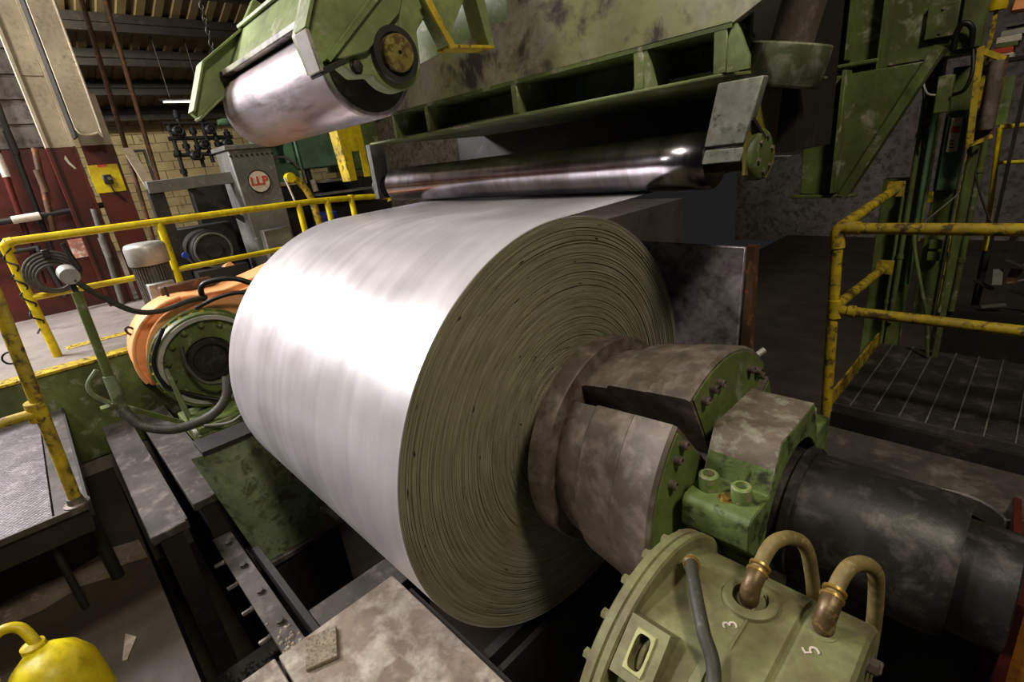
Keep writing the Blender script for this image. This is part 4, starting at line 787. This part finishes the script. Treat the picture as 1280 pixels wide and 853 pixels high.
# grey machine with the round badge
gmch = thing('grey_machine', 'grey machine cabinet with a round white and red badge', 'machine', (-5.6, .85, -.12))
obj('cabinet', MB().hexa([(-6.0, .60, -.12), (-5.5, .62, -.12), (-5.5, 1.06, -.12), (-6.0, 1.06, -.12), (-6.0, .56, 1.58), (-5.5, .56, 1.58), (-5.5, 1.08, 1.60), (-6.0, 1.08, 1.60)], .015), GREY, gmch)
obj('top_flange', MB().box(-6.02, -5.47, .53, 1.11, 1.57, 1.62, .004), GREY, gmch)
bc = (-5.5, .82, 1.19); bd_ = obj('badge', MB().cylb((-5.5, .82, 1.19), (-5.485, .82, 1.19), .135, 36), SIGNW, gmch); obj('badge_ring', MB().ring((-5.487, .82, 1.19), (1, 0, 0), .122, .137, .004), DARKST, bd_)
c = bpy.data.curves.new('badge_letters', 'FONT'); c.body = 'LLP'; c.size = .14; c.extrude = .002; c.align_x = 'CENTER'; c.offset = .004
to = bpy.data.objects.new('tmp', c); COL.objects.link(to); dg = bpy.context.evaluated_depsgraph_get(); me = bpy.data.meshes.new_from_object(to.evaluated_get(dg)); bpy.data.objects.remove(to); me.materials.clear(); me.materials.append(SIGNR)
bl = bpy.data.objects.new('badge_letters', me); COL.objects.link(bl); bl.parent = bd_; bl.location = Vector((-5.482, .82, 1.15))-wloc(bd_); bl.rotation_euler = (PI/2, 0, PI/2)
for k in range(9): bolt(gmch, (-5.5, .58+.06*k, 1.50), (1, 0, 0), .012, .012, DARKST)
obj('lower_box', MB().box(-5.5, -5.36, .66, 1.0, -.12, .62, .01), GREY, gmch)
obj('side_arm', MB().bar((-5.7, -.31, 1.255), (-5.7, .58, 1.27), .16, .13, (0, 0, 1), .006), GREY, gmch); obj('brace', MB().bar((-5.7, .1, 1.2), (-5.7, .6, .75), .05, .06), DARKST, gmch)
obj('arm_post', MB().box(-5.8, -5.66, -.31, -.165, -.12, 1.24), DARKST, gmch)
dm_ = thing('dark_motor', 'black round motor standing low behind the yellow handrail', 'motor', (-5.5, .1, -.12))
obj('barrel', MB().lathe([(-6.0, .2), (-5.98, .24), (-5.6, .24), (-5.58, .22), (-5.58, .1), (-5.55, .09), (-5.55, .001)], (0, .12, .48), (1, 0, 0), 40, close=False), DARKST, dm_); obj('ring', MB().ring((-5.6, .12, .48), (1, 0, 0), .19, .21, .04), GREY, dm_); obj('stand', MB().box(-5.9, -5.4, -.15, .4, -.12, .28), DARKST, dm_)
tag(obj('blue_bucket', MB().cylb((-5.4, -.22, .5), (-5.36, -.22, .5), .035, 16), BLUE), 'tiny blue bucket end beside the black motor', 'bucket')
tag(obj('dark_cabinet', MB().box(-6.47, -6.1, -.1, .55, -.12, .75, .01), DARKST), 'low black cabinet behind the grey machine arm', 'cabinet')
tag(obj('orange_rag', MB().hexa([(-5.5, .12, .275), (-5.42, .14, .275), (-5.42, .26, .275), (-5.5, .25, .275), (-5.48, .15, .30), (-5.43, .17, .31), (-5.44, .22, .33), (-5.48, .21, .31)]), ORANGE), 'crumpled orange rag on the black motor stand', 'rag')
# valves and pipework on the block wall
vm = thing('valve_manifold', 'black manifold of valves and pipes before the block wall', 'manifold', (-6.6, .6, .9))
for (y, z0, z1) in ((.30, 1.3, 2.0), (.42, 1.6, 2.15), (.55, 1.45, 1.95), (.68, 1.5, 2.1), (.80, 1.6, 2.0), (.95, 1.55, 1.9)):
    p = obj('riser', MB().cyl((-6.6, y, z0), (-6.6, y, z1), .024, n=10), DARKST, vm)
    for zz in (z0+.12, (z0+z1)/2, z1-.06): obj('union', MB().cyl((-6.6, y, zz-.03), (-6.6, y, zz+.03), .042, n=10), BLACK, p)
for z in (1.62, 1.82, 2.0): obj('header', MB().cyl((-6.6, .25, z), (-6.6, 1.0, z-.02), .026, n=10), DARKST, vm)
for (y, z) in ((.36, 1.9), (.62, 1.72), (.74, 1.9), (.9, 1.72), (.48, 1.6)):
    v = obj('valve_body', MB().lathe([(-.06, .03), (-.03, .06), (.03, .06), (.06, .03)], (-6.56, y, z), (0, 1, 0), 14), BLACK, vm); obj('handwheel', MB().tube([(-6.46, y+.05*math.cos(a), z+.05*math.sin(a)) for a in [2*PI*i/10 for i in range(10)]], .008, 6, 2, True), DARKST, v)
obj('stand', MB().box(-6.7, -6.5, .3, 1.0, -.12, 1.35), DARKST, vm)
obj('bright_valve', MB().lathe([(0, .03), (.06, .05), (.18, .05), (.22, .03)], (-6.55, .86, 1.98), (0, 1, 0), 14), GREEN_T, vm)
# green machine far behind the press roll
gmx = thing('green_machine', 'teal green machine with an open recess behind the press roll', 'machine', (-6.1, 1.6, -.12))
lh = MB(); lh.box(-6.3, -5.9, 1.10, 1.18, 1.15, 2.3); lh.box(-6.3, -5.9, 1.42, 1.50, 1.15, 2.3); lh.box(-6.3, -5.9, 1.18, 1.42, 1.15, 1.38); lh.box(-6.3, -5.9, 1.18, 1.42, 1.75, 2.3); lh.box(-6.3, -6.26, 1.18, 1.42, 1.38, 1.75)
obj('left_housing', lh, GREEN_T, gmx)
obj('main_box', MB().box(-6.3, -5.8, 1.52, 2.05, 1.28, 2.4, .02), GREEN_T, gmx); obj('right_box', MB().box(-6.4, -6.0, 2.1, 2.9, 1.2, 2.4, .02), GREEN, gmx)
obj('tray', MB().box(-6.0, -5.6, 1.72, 2.1, 1.08, 1.11, .004), GREY, gmx); obj('post', MB().cyl((-5.8, 1.52, -.12), (-5.8, 1.50, 2.2), .015, n=10), GREEN_T, gmx)
obj('post', MB().cyl((-5.9, 1.66, .3), (-5.9, 1.62, 1.3), .04, n=10), DARKST, gmx); obj('pale_sleeve', MB().cyl((-5.88, 1.66, .98), (-5.88, 1.65, 1.14), .045, n=12), SIGNW, gmx)
obj('lower_cabinet', MB().box(-6.5, -6.0, 1.15, 2.9, -.12, 1.1, .01), DARKST, gmx); obj('ledge', MB().box(-6.0, -5.6, 1.6, 2.4, .92, .95), GREY, gmx)
obj('conduit', MB().tube([(-5.85, 1.0, 1.40), (-5.85, 1.25, 1.46), (-5.85, 1.4, 1.42), (-5.85, 1.5, 1.3)], .018, 8, 4), GREY, gmx)
tag(obj('blue_drum', MB().lathe([(-.12, .12), (.3, .13), (.32, .12), (.7, .13), (.72, .1)], (-5.44, 1.55, 0), (0, 0, 1), 24), BLUE), 'blue drum half hidden behind the yellow handrail', 'drum')
ya = thing('crank_linkage', 'bent yellow crank linkage beside the grey machine', 'linkage', (-5.3, 1.25, -.12))
obj('arm', MB().tube([(-5.3, 1.12, 1.18), (-5.3, 1.22, 1.14), (-5.3, 1.32, .95), (-5.3, 1.36, .6), (-5.3, 1.36, .3)], .045, 12, 4), YEL_W, ya, 60); obj('knuckle', MB().cylb((-5.34, 1.12, 1.19), (-5.24, 1.12, 1.19), .06), YEL, ya); obj('stem', MB().box(-5.33, -5.27, 1.33, 1.4, -.12, .35), YEL_W, ya)
tag(obj('hose_white', MB().tube([(-5.2, 1.02, 1.2), (-5.2, 1.06, 1.0), (-5.2, 1.10, .75)], .012, 8, 3), SIGNW), 'thin white hose hanging beside the yellow linkage arm', 'hose')
yk = thing('yellow_bracket', 'yellow slotted steel bracket hanging below the press roll', 'bracket', (-3, .82, 1.1))
obj('front_plate', MB().prism([(.70, 1.62), (.93, 1.62), (.94, 1.11), (.88, 1.11), (.88, 1.33), (.80, 1.33), (.80, 1.09), (.74, 1.09)], 'x', -3.02, -3.0, .003), YEL, yk); obj('side_plate', MB().prism([(.695, 1.62), (.70, 1.62), (.742, 1.09), (.735, 1.09)], 'x', -3.15, -3.0), YEL_W, yk)
obj('hanger_bar', MB().bar((-3.05, .85, 1.6), (-2.36, 1.62, 1.72), .05, .05), DARKST, yk); obj('pin', MB().cyl((-3.0, .96, 1.11), (-2.95, 1.05, 1.10), .02, n=10), DARKST, yk)
tag(obj('yellow_pump', MB().lathe([(-.42, .05), (0, .05), (0, .07), (.05, .1), (.14, .1), (.18, .06)], (-5.1, 1.25, .30), (0, 0, 1), 20), YEL), 'small yellow pump body behind the handrail', 'pump')
